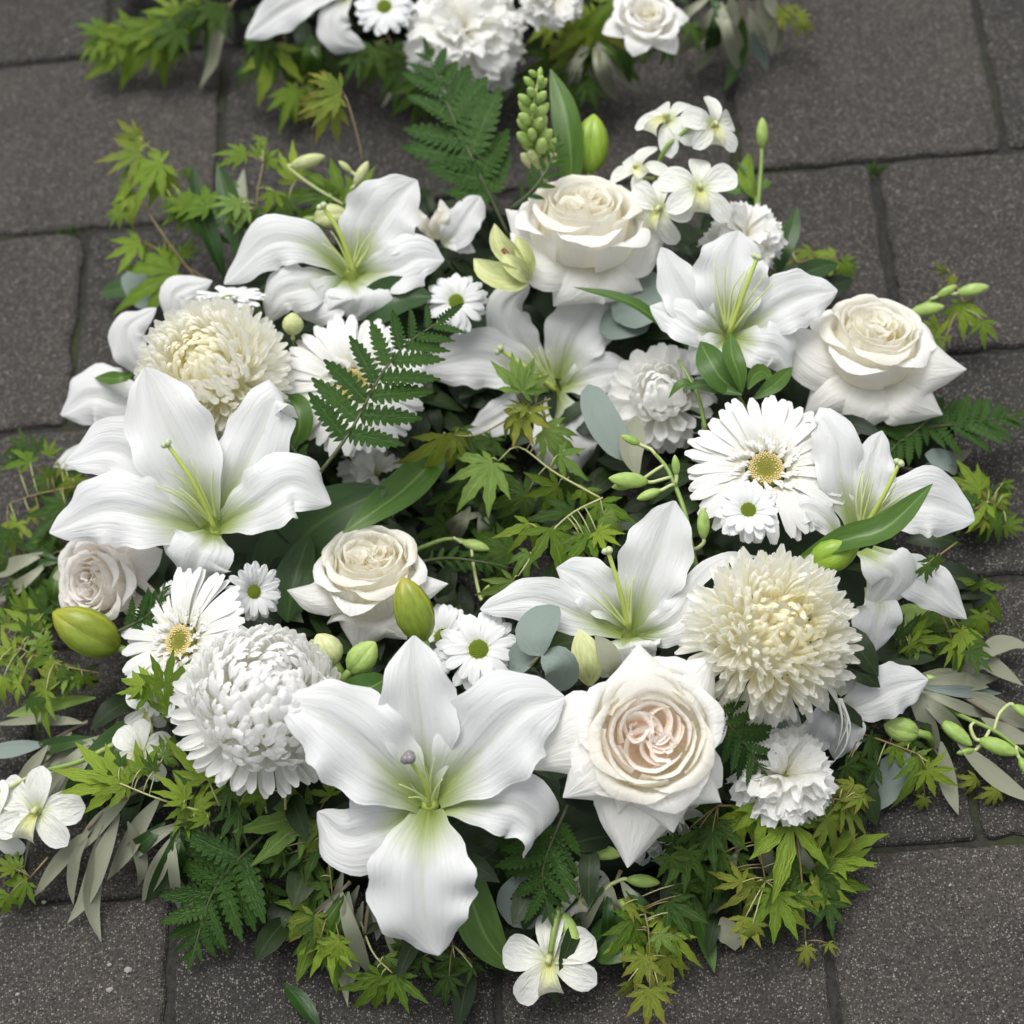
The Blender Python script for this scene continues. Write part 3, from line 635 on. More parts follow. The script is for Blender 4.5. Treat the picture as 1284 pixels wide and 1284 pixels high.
# ---------------------------------------------------------------- orchids, buds
def tepal_mesh(v, mat='orch', shape='tepal', hw=.31, bend=.3):
    key = ('tep', v, mat, shape, hw, bend)
    if key not in _mesh:
        b = bend*(1+.5*(v-1)); V, f, u = sheet([(0, 0, 0), (0, .35, .06), (0, .7, .04-b*.4), (0, 1, -b)], hw, shape, (0, 0, 1), 10, 7, (.35, .12), .06, 1.3, .03, seed=v+3)
        _mesh[key] = mk(V, f, u, M[mat])
    return _mesh[key]
def lip_mesh():
    if 'lip' not in _mesh:
        V, f, u = sheet([(0, 0, 0), (0, .2, .18), (0, .45, .22), (0, .62, .05)], .28, 'fan', (0, 0, 1), 9, 9, (1.1, .3), .12, 1.5, 0, seed=4)
        _mesh['lip'] = mk(V, f, u, M['lip'])
    return _mesh['lip']
def orchid_at(t, pos, axis, R, up, r, tep=5, lip=True):
    ax = unit(axis); up = unit(np.asarray(up)-(np.asarray(up)@ax)*ax); x0 = np.cross(up, ax); 
    def dirn(a): return up*math.cos(a)+x0*math.sin(a)
    angs = [0, 1.2, -1.2, 2.3, -2.3][:tep]
    for i, a in enumerate(angs):
        e = .15+r.gauss(0, .2); o = dirn(a+r.gauss(0, .12)); wide = 1.25 if i in (1, 2) else .95
        part('petal', tepal_mesh(r.randrange(3)), t, frame(pos+o*R*.04, ax*math.cos(e)-o*math.sin(e), None, (R*wide, R*r.uniform(.92, 1.05), R), y=o*math.cos(e)+ax*math.sin(e)))
    if lip:
        o = dirn(math.pi); part('lip', lip_mesh(), t, frame(pos+ax*R*.05, ax, None, R, y=o))
        part('column', mk(*tube([pos, pos+ax*R*.2+up*R*.05, pos+ax*R*.32-up*R*.05], R*.09, R*.06, 6), mat=M['budp']), t)
def orchid(label, stem, flowers, buds=(), group=None, name='orchid_spray', stemr=.0022, cat='orchid'):
    """stem [(px,py,h)], flowers [(px,py,h,axis cam,R px,up cam)], buds [(px,py,h,ang,len px)]"""
    sp = [P(*q) for q in stem]; t = thing(name, label, cat, sp[0], group); r = random.Random(int(stem[0][0]))
    part('stem', mk(*tube(sp, stemr, stemr*.7, 6), mat=M['stem']), t); path = catmull(sp, 30)
    for (px, py, h, ax, R, up) in flowers:
        p = P(px, py, h); k = depth(p)/FPX; a = cv(*ax); orchid_at(t, p, a, R*k, cv(*up), r)
        q = path[np.argmin(np.linalg.norm(path-(p-a*.01), axis=1))]
        part('flower_stalk', mk(*tube([p, p-a*R*k*.35, (p-a*R*k*.4+q)/2, q], .0012, .0014, 5), mat=M['pstem']), t)
    for b in buds: add_bud(t, path, *b)
    return t
def bud_mesh(mat, key='b', fat=.2, lob=3, amp=.06):
    kk = ('bud', mat, key)
    if kk not in _mesh:
        pr = [(0, .25), (.06, .5), (.2, .82), (.38, 1), (.58, .98), (.76, .78), (.9, .46), (.97, .2), (1, .04)]
        _mesh[kk] = mk(*lathe([(z, r*fat) for z, r in pr], 15, lob, amp), mat=M[mat])
    return _mesh[kk]
def add_bud(t, path, px, py, h, ang, L, mat='bud', fat=1.0):
    """px,py: base of the bud; ang: direction seen in the photograph; L px"""
    p = P(px, py, h); k = depth(p)/FPX; a = rad(ang); d = unit(math.cos(a)*CX+math.sin(a)*CY-.15*F)
    part('bud', bud_mesh(mat), t, frame(p, d, cv(1, .3, .2), (L*k*fat, L*k*fat, L*k)))
    if path is not None:
        q = path[np.argmin(np.linalg.norm(path-(p-d*L*k*.3), axis=1))]
        part('bud_stalk', mk(*tube([q, (q+p-d*L*k*.35)/2+np.array([0, 0, .002]), p-d*L*k*.12, p+d*L*k*.03], .0011, .0013, 5), mat=M['pstem']), t)
def bud_spray(label, stem, buds, group=None, name='bud_spray', cat='flower buds', stemr=.0018, mat='stem'):
    sp = [P(*q) for q in stem]; t = thing(name, label, cat, sp[0], group)
    part('stem', mk(*tube(sp, stemr, stemr*.7, 6), mat=M[mat]), t); path = catmull(sp, 30)
    for b in buds: add_bud(t, path, *b)
    return t
def lily_bud(label, c, h, ang, L, hw, mat='budy', stem=True, toward=.2, group=None):
    p = P(*c, h); k = depth(p)/FPX; a = rad(ang); d = unit(math.cos(a)*CX+math.sin(a)*CY-toward*F); t = thing('lily_bud', label, 'lily bud', p, group)
    x0 = unit(np.cross(d, F)); y0 = np.cross(d, x0); tl = np.array([0, .05, .18, .36, .56, .75, .89, .97, 1.]); rl = np.array([.3, .52, .82, 1, .98, .78, .48, .2, .03])
    for s in range(3):      # three folded petals closing the bud
        V = []; uv = []; m = 9
        for z, r in zip(tl, rl):
            for j in range(m):
                u = -1+2*j/(m-1); q = s*2.0944+.5+u*1.0472; rr = r*hw*k*(1+.24*(1-u*u)-.12)
                V.append(p+d*z*L*k+rr*(math.cos(q)*x0+math.sin(q)*y0)); uv.append((z, .5+.5*abs(u)))
        part('petal', mk(V, gridfaces(len(tl), m), uv, M[mat]), t)
    if stem: part('stem', mk(*tube([p+d*.002, p-d*L*k*.35, p-d*L*k*.6+np.array([0, 0, -.03])], .0028, .0026, 6), mat=M['stem']), t)
    return t

# ---------------------------------------------------------------- foliage
def leaf(label, pts, hw, mat='leaf', shape='lance', face=(0, .35, .9), cup=(.25, .12), twist=0., name='leaf', cat='leaf', ruf=.04, group=None, roll=0.):
    p = [P(*q) for q in pts]; k = depth(p[0])/FPX
    return single(name, mk(*sheet(p, hw*k, shape, cv(*face), 14, 7, cup, ruf, 1.6, .08, twist, seed=int(pts[0][0])), mat=M[mat]), label, cat, group)
def sprig(label, stem, leaves, mat='olive', name='olive_sprig', cat='sprig', group=None, shape='lance', stemmat='ostem', face=(0, .4, .9)):
    """stem [(px,py,h)]; leaves ([(px,py,h)...], hw[, mat])"""
    sp = [P(*q) for q in stem]; t = thing(name, label, cat, sp[0], group); part('stem', mk(*tube(sp, .0016, .0009, 5), mat=M[stemmat]), t)
    for i, lf in enumerate(leaves):
        p = [P(*q) for q in lf[0]]; k = depth(p[0])/FPX; mt = lf[2] if len(lf) > 2 else mat
        part('leaf', mk(*sheet(p, lf[1]*k, shape, cv(face[0]+random.gauss(0, .25), face[1]+random.gauss(0, .2), face[2]), 12, 5, (.25, .1), .05, 1.4, .06, random.gauss(0, .3), seed=i), mat=M[mt]), t)
    return t
def maple_mesh(v, mat):
    key = ('maple', v, mat)
    if key in _mesh: return _mesh[key]
    r = random.Random(v*7+1); parts = []; nl = 7 if v % 3 else 5
    angs = {7: [-118, -78, -38, 0, 38, 78, 118], 5: [-95, -46, 0, 46, 95]}[nl]; lens = {7: [.34, .68, .92, 1, .92, .68, .34], 5: [.48, .85, 1, .85, .48]}[nl]
    angs = [a*(.82+.05*(v % 4))+r.gauss(0, 3) for a in angs]; lens = [l*r.uniform(.82, 1.12) for l in lens]
    droop = [.10, .45, .8, .25, 1.2, .6, .2, .95][v % 8]; m = 9; fold = r.uniform(.15, .5)
    for i in range(nl):
        a = rad(90-angs[i]); L = lens[i]; d = np.array([math.cos(a), math.sin(a)]); pn = np.array([-d[1], d[0]])   # pn: towards the previous lobe
        lo = {}
        for sgn, j in ((1, i-1), (-1, i+1)):
            if 0 <= j < nl:
                vm = rad(90-(angs[i]+angs[j])/2); vr = .175*min(1, (L+lens[j])/1.6); val = np.array([math.cos(vm), math.sin(vm)])*vr
            else:
                vm = a+sgn*.42; val = np.array([math.cos(vm), math.sin(vm)])*.10
            lo[sgn] = val
        V = []; uv = []; tw = r.gauss(0, .12)
        for q in range(m):
            t = q/(m-1); s = t*L
            for sgn in (1, 0, -1):
                if sgn == 0: xy = d*s
                elif q == 0: xy = np.zeros(2)
                else:
                    vs_ = lo[sgn]@d; vw = abs(lo[sgn]@pn)
                    t0 = vs_/L
                    if t <= .18: xy = lo[sgn]*(t/.18)
                    else:
                        f = (t-.18)/.82; along = vs_+(L-vs_)*f
                        wd = vw*(1-f)**2.2*.9+.098*L*(math.sin(math.pi*min(1, f**.8))**1.15); wd *= 1+(.16 if q % 2 else -.1)*(1 if f < .95 else 0)
                        if q == m-1: wd = 0
                        xy = d*along+pn*sgn*wd
                rr = np.linalg.norm(xy); dd = abs((xy@pn))
                z = -droop*rr*rr*.55+fold*dd*.55+tw*(xy@pn)*rr*1.5
                sh = 1-.12*droop*rr
                V.append((xy[0]*sh, xy[1]*sh, z)); uv.append((t, .5+.5*sgn))
        parts.append((np.array(V), gridfaces(m, 3), np.array(uv)))
    V, f, u = merge(parts); _mesh[key] = mk(V, f, u, M[mat]); return _mesh[key]
def orient_leaf(p, ang, L, r, facing=None, droopz=0.):
    a = rad(ang); d = math.cos(a)*CX+math.sin(a)*CY+F*r.gauss(.0, .22)
    d = unit(d); tip = p+d*L
    lim = .006
    if tip[2] < lim: d = d.copy(); d[2] = max(-.9, (lim-p[2])/L); d = unit(d)
    n = cv(r.gauss(0, .35), .25+r.gauss(0, .3), .8) if facing is None else cv(*facing)
    return d, n
def maple(label, twig, leaves, mat='maple', twigmat='twig', group=None, h=None, name='maple_sprig', seed=0):
    """twig [(px,py,h)]; leaves (px,py,ang,size px[,mat][,h])"""
    sp = [P(*q) for q in twig]; t = thing(name, label, 'maple sprig', sp[0], group); r = random.Random(int(twig[0][0]*3+twig[0][1])+seed)
    part('twig', mk(*tube(sp, .0008, .0005, 5), mat=M[twigmat]), t); path = catmull(sp, 30)
    hs = path[:, 2]
    pxs = np.array([proj(q) for q in path])
    seen = []; extra = []
    for lf in leaves:
        for q in range(1 if len(leaves) < 5 else 2):
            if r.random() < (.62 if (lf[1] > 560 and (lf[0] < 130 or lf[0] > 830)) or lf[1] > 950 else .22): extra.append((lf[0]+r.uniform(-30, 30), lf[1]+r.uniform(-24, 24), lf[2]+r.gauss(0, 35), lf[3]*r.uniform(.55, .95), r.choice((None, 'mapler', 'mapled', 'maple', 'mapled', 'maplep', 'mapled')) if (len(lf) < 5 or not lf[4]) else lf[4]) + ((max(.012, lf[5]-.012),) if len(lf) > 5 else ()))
    for lf in list(leaves)+extra:
        px, py, ang, L = lf[:4]; L *= r.uniform(.72, 1.25)
        if any(math.hypot(px-a, py-c) < 4.6 for a, c in seen): continue
        seen.append((px, py)); L *= 1.12; mt = lf[4] if len(lf) > 4 and lf[4] else mat
        j = int(np.argmin(np.hypot(pxs[:, 0]-px, pxs[:, 1]-py))); hh = lf[5] if len(lf) > 5 else hs[j]+r.uniform(-.004, .006)
        p = P(px, py, max(.012, hh)); k = depth(p)/FPX; d, n = orient_leaf(p, ang, L*k, r)
        lo = part('leaf', maple_mesh(r.randrange(16), mt), t, frame(p, n-(n@d)*d, None, (L*k*r.uniform(.85, 1.05), L*k, L*k), y=d))
        if .004 < np.linalg.norm(path[j]-p) < .030:
            part('leaf_stalk', mk(*tube([path[j], (path[j]+p)/2+np.array([0, 0, .003]), p], .00042, .0004, 4, 5), mat=M['twigg' if twigmat == 'twigg' or r.random() < .6 else twigmat]), lo)
    return t
def proj(p):
    v = np.asarray(p)-CAM; z = v@F; return (642+FPX*(v@CX)/z, 642-FPX*(v@CY)/z)
def pinna_mesh(v, mat='fern'):
    key = ('pinna', v, mat)
    if key in _mesh: return _mesh[key]
    r = random.Random(v+20); teeth = 9; V = []; uv = []; rows = 0
    for q in range(teeth*3+1):
        t = q/(teeth*3); ph = q % 3
        env = smooth_interp(np.array([t]), [0, .06, .25, .5, .8, 1], [.35, .9, 1, .9, .55, .03])[0]*.18
        deep = .62 if t < .35 else .38
        f = [1-deep, .85, 1.0][ph] if t < .99 else .0
        wd = env*f*r.uniform(.93, 1.06); fw = (.02 if ph == 2 else 0)
        z = -.12*t*t
        for s in (1, 0, -1):
            V.append((-s*wd, t+fw*abs(s), z+(.22*wd if s else -.01))); uv.append((t, .5+.5*s))
        rows += 1
    _mesh[key] = mk(np.array(V), gridfaces(rows, 3), np.array(uv), M[mat]); return _mesh[key]
def fern(label, rachis, L, n=9, face=(0, .3, .9), mat='fern', group=None, a0=62, a1=32, base=.55, tip=.25, seed=0, wd=1.0):
    """rachis [(px,py,h)] from stalk to tip; L px: longest leaflet"""
    sp = [P(*q) for q in rachis]; t = thing('fern_frond', label, 'fern', sp[0], group); r = random.Random(int(rachis[0][0])+seed); path = catmull(sp, 40); k = depth(sp[0])/FPX
    part('stem', mk(*tube(sp, .0013, .0005, 5), mat=M['fstem']), t); nn = cv(*face)
    for i in range(n):
        f = (i+.6)/n; f2 = .16+.80*f; j = min(38, int(f2*39)); p = path[j]; T = unit(path[j+1]-path[j-1]); nr = unit(nn-(nn@T)*T); sd = np.cross(T, nr)
        env = np.interp(f, [0, .3, .65, 1], [base, 1, .75, tip])
        for s in (-1, 1):
            a = rad(a0+(a1-a0)*f+r.gauss(0, 4)); d = T*math.cos(a)+sd*s*math.sin(a); ll = L*k*env*r.uniform(.9, 1.08)
            n2 = unit(nr+sd*s*r.gauss(-.1, .18)+T*r.gauss(0, .12)); wide = wd*np.interp(f, [0, .6, 1], [1.1, 1.0, .9])
            tipz = p[2]+d[2]*ll
            if tipz < .004: d = d.copy(); d[2] = (.004-p[2])/ll
            pj = p + T*(.002*s)
            part('leaflet', pinna_mesh(r.randrange(4), mat), t, frame(pj, n2, None, (ll*wide, ll, ll), y=d))
    part('leaflet', pinna_mesh(0, mat), t, frame(path[-3], nn, None, (L*k*tip*1.1,)*3, y=unit(path[-1]-path[-4])))
    return t

# ---------------------------------------------------------------- foam rings with the dense dark greenery stuck into them
def foam_ring(c, label):
    V = []; uv = []; n, m = 72, 12
    for i in range(n):
        a = 6.2832*i/n
        for j in range(m):
            b = 6.2832*j/m; rr = RM+.062*math.cos(b); V.append((c[0]+rr*math.cos(a), c[1]+rr*math.sin(a), max(.003, .026+.036*math.sin(b)))); uv.append((i/n, j/m))
    f = [(i*m+j, i*m+(j+1) % m, ((i+1) % n)*m+(j+1) % m, ((i+1) % n)*m+j) for i in range(n) for j in range(m)]
    single('floral_foam_ring', mk(V, [q[::-1] for q in f], uv, M['foam']), label, 'wreath base')
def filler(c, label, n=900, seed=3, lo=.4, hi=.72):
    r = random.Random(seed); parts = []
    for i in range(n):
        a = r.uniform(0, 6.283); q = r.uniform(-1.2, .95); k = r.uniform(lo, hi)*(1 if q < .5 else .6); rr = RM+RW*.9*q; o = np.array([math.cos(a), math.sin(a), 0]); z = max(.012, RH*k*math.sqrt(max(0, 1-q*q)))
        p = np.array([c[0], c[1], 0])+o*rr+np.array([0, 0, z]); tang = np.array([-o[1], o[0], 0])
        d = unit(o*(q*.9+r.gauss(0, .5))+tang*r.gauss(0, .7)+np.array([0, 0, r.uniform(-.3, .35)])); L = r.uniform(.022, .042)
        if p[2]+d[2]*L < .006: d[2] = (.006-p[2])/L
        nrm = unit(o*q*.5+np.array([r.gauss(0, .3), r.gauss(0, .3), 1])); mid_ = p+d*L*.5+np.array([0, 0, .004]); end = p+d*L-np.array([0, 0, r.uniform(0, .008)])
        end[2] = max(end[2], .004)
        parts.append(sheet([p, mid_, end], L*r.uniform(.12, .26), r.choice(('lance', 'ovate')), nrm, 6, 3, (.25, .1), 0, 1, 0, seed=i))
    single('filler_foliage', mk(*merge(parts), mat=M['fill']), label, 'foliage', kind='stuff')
# ================================================================ the wreath: base
foam_ring(RC, 'dark foam ring hidden under the flowers of the full wreath')
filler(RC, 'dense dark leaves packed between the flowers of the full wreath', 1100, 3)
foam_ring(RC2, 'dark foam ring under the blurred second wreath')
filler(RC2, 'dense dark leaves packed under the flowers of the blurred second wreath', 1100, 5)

# ================================================================ lilies
lily('wide open white lily with grey-purple stigma, below the white incurved chrysanthemum', (538, 1000), [
  ([(536, 1000, -30), (528, 910, 5), (521, 850, 16), (519, 797, 8)], 50, dict(cup=(.5, .15))),
  ([(530, 1006, -30), (478, 958, 12), (415, 905, 25), (349, 876, 4)], 64),
  ([(546, 1000, -30), (598, 945, 12), (652, 892, 26), (708, 874, 4)], 66),
  ([(526, 1018, -30), (474, 1040, -8), (430, 1048, -6), (398, 1018, -22)], 50, dict(cup=(.3, -.15))),
  ([(552, 1012, -30), (604, 1006, -2), (652, 1012, 4), (676, 1040, -8), (657, 1076, -24)], 42, dict(cup=(.25, -.2))),
  ([(538, 1016, -30), (530, 1075, 18), (531, 1140, 22), (550, 1198, -2)], 70, dict(cup=(.35, .0))),
 ], [(538, 1010, -20), (534, 985, 12), (512, 950, 44)], [
  [(538, 1005, -10), (520, 992, 14), (500, 983, 26)], [(538, 1003, -10), (535, 975, 20), (522, 942, 34)], [(539, 1003, -10), (540, 975, 20), (545, 950, 34)],
  [(541, 1005, -10), (546, 990, 14), (555, 977, 28)], [(536, 1007, -10), (526, 1000, 14), (512, 1000, 26)], [(539, 1003, -10), (536, 970, 16), (531, 958, 30)]], .012, 'stigp')
lily('big white lily with long green pistil, overhanging the pale blush rose', (266, 660), [
  ([(264, 655, -24), (236, 590, 0), (206, 525, 8), (182, 461, 2)], 56, dict(cup=(.45, .15))),
  ([(274, 650, -24), (302, 592, -6), (326, 540, -4), (346, 500, 0), (374, 524, -8)], 44, dict(cup=(.3, -.2))),
  ([(276, 660, -24), (322, 632, 14), (368, 606, 20), (415, 632, 0)], 44),
  ([(258, 665, -24), (194, 648, 14), (130, 638, 16), (62, 668, -8)], 48, dict(cup=(.3, -.15))),
  ([(257, 650, -26), (196, 596, -14), (140, 562, -12), (82, 580, -28)], 46),
  ([(266, 668, -20), (258, 680, 12), (244, 700, 18), (236, 738, -12)], 46, dict(cup=(.05, -.3))),
 ], [(270, 664, -14), (242, 604, 24), (209, 556, 34)], [
  [(266, 655, -10), (236, 625, 16), (204, 608, 26)], [(266, 650, -10), (238, 610, 16), (208, 590, 26)], [(268, 650, -10), (252, 612, 18), (240, 578, 30)], [(270, 650, -10), (266, 616, 18), (268, 588, 30)], [(264, 655, -10), (246, 630, 20), (226, 612, 28)]], .012)
lily('white lily with arching curled petals, behind the cream chrysanthemum beside dark blade leaves', (438, 342), [
  ([(432, 342, -20), (386, 306, 8), (334, 304, 12), (281, 356, -14)], 34, dict(cup=(.2, -.3))),
  ([(444, 336, -20), (470, 286, -8), (496, 250, -8), (523, 226, -14)], 50, dict(cup=(.4, .1))),
  ([(448, 344, -20), (490, 338, 4), (526, 322, 8), (557, 326, 0)], 36),
  ([(428, 350, -18), (388, 358, 10), (350, 368, 10), (334, 404, -10)], 32, dict(cup=(.1, -.3))),
  ([(440, 352, -18), (448, 366, 12), (452, 380, 14), (440, 402, -4)], 44, dict(cup=(.1, -.2))),
  ([(432, 350, -18), (412, 372, 8), (396, 384, 8), (372, 392, -8)], 30),
 ], [(444, 342, -10), (426, 292, 14), (404, 258, 22)], [
  [(440, 338, -10), (425, 305, 10), (415, 290, 18)], [(442, 335, -10), (450, 300, 10), (452, 285, 18)], [(446, 336, -10), (462, 312, 10), (466, 300, 18)], [(438, 338, -10), (422, 318, 14), (405, 305, 22)]], .012)
lily('white lily with browned petal edge, leaning into the wreath opening under pale maple leaves', (695, 487), [
  ([(690, 484, -18), (642, 458, 0), (590, 448, 6), (525, 464, -8)], 38, dict(cup=(.25, -.15))),
  ([(702, 476, -18), (716, 432, -4), (738, 396, -2), (764, 362, -4)], 42),
  ([(690, 474, -18), (654, 432, -8), (634, 388, -6), (664, 358, 0)], 28, dict(cup=(.2, -.4))),
  ([(704, 486, -18), (740, 472, 0), (770, 466, 4), (798, 474, -6)], 28),
  ([(697, 494, -18), (704, 532, 4), (712, 566, 6), (722, 596, -10)], 42),
  ([(688, 492, -18), (646, 512, -8), (612, 532, -8), (583, 546, -16)], 24),
 ], [(697, 490, -10), (664, 464, 16), (626, 438, 26)], [[(696, 485, -8), (690, 455, 12), (688, 438, 20)], [(694, 486, -8), (672, 456, 14), (660, 440, 20)], [(692, 487, -8), (664, 470, 12), (646, 456, 18)]], -.02)
lily('white lily with upright petal and fanned filaments, above the glossy ruscus leaves', (913, 420), [
  ([(913, 418, -22), (914, 372, -4), (918, 330, -2), (926, 289, -10)], 48, dict(cup=(.45, .15))),
  ([(905, 420, -22), (872, 392, -4), (850, 352, 0), (829, 310, -6)], 30),
  ([(920, 420, -22), (960, 396, 0), (1002, 372, 2), (1050, 364, -12)], 38, dict(cup=(.3, -.1))),
  ([(918, 424, -18), (952, 432, 10), (978, 440, 8), (992, 468, -8)], 34, dict(cup=(.1, -.3))),
  ([(906, 424, -18), (872, 412, 8), (846, 396, 6), (815, 384, -8)], 26),
  ([(910, 426, -18), (896, 440, 6), (880, 452, 0), (868, 470, -14)], 28),
 ], [(914, 418, -10), (934, 364, 16), (950, 322, 24)], [
  [(910, 412, -10), (908, 365, 10), (910, 328, 16)], [(912, 412, -10), (918, 365, 10), (934, 340, 16)], [(916, 412, -10), (940, 372, 12), (962, 342, 20)], [(918, 414, -10), (944, 382, 12), (972, 352, 20)], [(914, 412, -10), (926, 368, 14), (940, 334, 18)]], .012)
lily('white lily with curled crumpled petals, crossed by a green pointed leaf and bud', (1078, 668), [
  ([(1070, 664, -20), (1056, 606, 0), (1050, 556, 8), (1030, 522, 4), (1008, 530, 0)], 32, dict(cup=(.2, -.4))),
  ([(1080, 656, -20), (1090, 612, -8), (1096, 576, -8), (1106, 540, -14)], 30),
  ([(1090, 660, -20), (1130, 636, -2), (1172, 630, 0), (1222, 652, -16)], 44, dict(cup=(.25, -.1))),
  ([(1092, 690, -18), (1138, 718, -2), (1176, 740, 0), (1212, 776, -18)], 30, dict(cup=(.1, -.3))),
  ([(1080, 690, -16), (1104, 704, 14), (1122, 726, 16), (1092, 764, -2)], 34, dict(cup=(.05, -.4))),
  ([(1090, 735, -14), (1104, 758, 4), (1098, 788, 4), (1092, 822, -14)], 30, dict(cup=(.1, -.3))),
  ([(1056, 684, -14), (1038, 652, 4), (1008, 636, 10), (988, 668, 0)], 22, dict(cup=(.1, -.5))),
 ], [(1080, 668, -10), (1108, 622, 18), (1128, 580, 28)], [[(1080, 660, -8), (1088, 630, 10), (1096, 600, 18)], [(1084, 660, -8), (1106, 635, 10), (1124, 606, 18)], [(1078, 660, -8), (1082, 625, 12), (1092, 588, 18)]], .0)
lily('white lily standing between the cream chrysanthemum and eucalyptus, one petal upright', (790, 796), [
  ([(794, 794, -20), (808, 738, -4), (826, 690, -2), (846, 628, -8)], 46, dict(cup=(.45, .1))),
  ([(780, 794, -20), (722, 770, -2), (668, 752, 0), (602, 764, -14)], 32),
  ([(784, 782, -20), (756, 748, -8), (730, 724, -8), (698, 712, -14)], 32),
  ([(800, 796, -18), (832, 788, 4), (856, 770, 6), (872, 730, -4)], 30),
  ([(788, 800, -16), (780, 808, 10), (782, 822, 12), (796, 850, -8)], 50, dict(cup=(.05, -.2))),
  ([(800, 798, -18), (850, 784, -6), (868, 738, 0), (904, 704, 6), (952, 698, 0)], 15, dict(cup=(.3, .5), twist=.8)),
 ], [(788, 788, -10), (776, 736, 16), (762, 690, 26)], [[(786, 785, -8), (768, 760, 10), (752, 740, 16)], [(788, 785, -8), (784, 745, 10), (785, 720, 16)], [(790, 785, -8), (792, 745, 12), (794, 722, 16)]], .004)
lily('half hidden white lily, petals showing round the cream chrysanthemum with golden eye', (205, 500, .075), [
  ([(200, 512, -20), (150, 504, -2), (112, 496, -2), (76, 520, -20)], 44, dict(cup=(-.15, -.3), mat='lilyw')),
  ([(196, 476, -20), (166, 446, -4), (160, 412, -2), (196, 386, -10)], 24, dict(cup=(.1, -.3), mat='lilyw')),
  ([(250, 420, -30), (224, 388, -14), (222, 366, -12), (266, 352, -18)], 22, dict(cup=(.1, -.3), mat='lilyw')),
  ([(150, 560, -30), (120, 572, -20), (95, 574, -20), (66, 588, -30)], 16, dict(mat='lilyw')),
 ])
lily('white lily with bare hanging stamens, tucked under the spiky cream chrysanthemum', (1040, 880, .06), [
  ([(1050, 892, -14), (1086, 880, 0), (1122, 862, 0), (1164, 852, -12)], 34, dict(mat='lilyw', cup=(.1, -.2))),
  ([(1046, 880, -14), (1026, 902, 2), (1010, 926, 2), (998, 962, -14)], 32, dict(mat='lilyw', cup=(.1, -.2))),
  ([(1050, 870, -14), (1066, 850, -10), (1080, 838, -10), (1092, 822, -16)], 22, dict(mat='lilyw')),
  ([(1052, 884, -14), (1062, 906, -4), (1058, 926, -4), (1046, 952, -14)], 24, dict(mat='lilyw')),
 ], None, [[(1052, 876, 6), (1063, 905, 12), (1045, 948, 4)], [(1054, 876, 6), (1066, 910, 12), (1060, 938, 4)], [(1050, 876, 6), (1056, 905, 12), (1050, 936, 8)], [(1056, 880, 6), (1062, 930, 10), (1036, 966, 2)]], filmat='white')
lily('crumpled white lily petals with torn cream pieces, beside the round cream rose', (548, 300, .10), [
  ([(556, 308, -8), (572, 292, 4), (582, 276, 4), (602, 246, -4)], 22, dict(shape='round', mat='lilyw')),
  ([(560, 306, -8), (570, 306, 2), (580, 308, 0), (596, 316, -4)], 10, dict(mat='lilyw')),
  ([(545, 300, -8), (532, 282, 4), (524, 270, 0), (516, 262, -4)], 9, dict(mat='rosei', ruf=.4)),
  ([(550, 300, -8), (548, 280, 6), (556, 266, 4), (552, 250, -4)], 10, dict(mat='rosei', ruf=.4)),
 ])
lily('blurred white lily hanging over the edge of the second wreath', (438, -8, .085), [
  ([(434, -8, -8), (394, -6, 4), (352, 14, 4), (308, 48, -8)], 27, dict(mat='lilyw')),
  ([(438, -4, -8), (418, 22, 4), (426, 48, 4), (458, 60, -4)], 22, dict(mat='lilyw', cup=(.1, -.4))),
  ([(442, -12, -8), (420, -50, 4), (400, -80, 4), (380, -110, -8)], 40, dict(mat='lilyw')),
  ([(450, -12, -8), (480, -50, 4), (510, -70, 4), (540, -90, -8)], 40, dict(mat='lilyw')),
 ])

# ================================================================ roses
rose('round cream rose with tightly folded heart, above the green-throated lily and small daisy', (732, 250), (.02, .76, .64), 108, .4, seed=3, dh=.03, open_=.66, coreR=.46, hgt=1.25, drop=.22,
     outs=[(.5, .92, .22, .6), (1.4, .85, .25, .6), (2.5, .88, .24, .6)],
     pouts=[([(745, 320, -40), (720, 345, -8), (706, 366, -8), (694, 384, -24)], 48), ([(750, 318, -40), (775, 340, -12), (788, 352, -12), (806, 364, -26)], 46), ([(735, 315, -40), (692, 322, -2), (666, 316, -4), (640, 292, -16)], 40), ([(755, 305, -40), (790, 304, -16), (812, 300, -18), (836, 292, -30)], 44), ([(720, 300, -40), (676, 290, -20), (656, 276, -22), (634, 262, -30)], 34)])
rose('cream rose with broad reflexed pointed petals, next to the fern over the paving', (1102, 408), (.1, .70, .70), 112, 1.2, seed=5, dh=.02, open_=.56, coreR=.42, hgt=1.1, drop=.2,
     outs=[(.6, .8, .16, .6), (1.5, .75, .18, .6), (2.4, .8, .16, .6)],
     pouts=[([(1090, 460, -40), (1040, 448, -6), (1008, 430, -4), (972, 397, -14)], 44), ([(1095, 462, -40), (1050, 480, -4), (1028, 500, -6), (1008, 522, -24)], 40), ([(1100, 465, -40), (1084, 500, 0), (1074, 524, -2), (1064, 552, -24)], 50), ([(1110, 462, -40), (1140, 490, -4), (1158, 504, -8), (1182, 520, -24)], 46), ([(1112, 455, -40), (1156, 452, -8), (1180, 456, -10), (1212, 463, -22)], 42)])
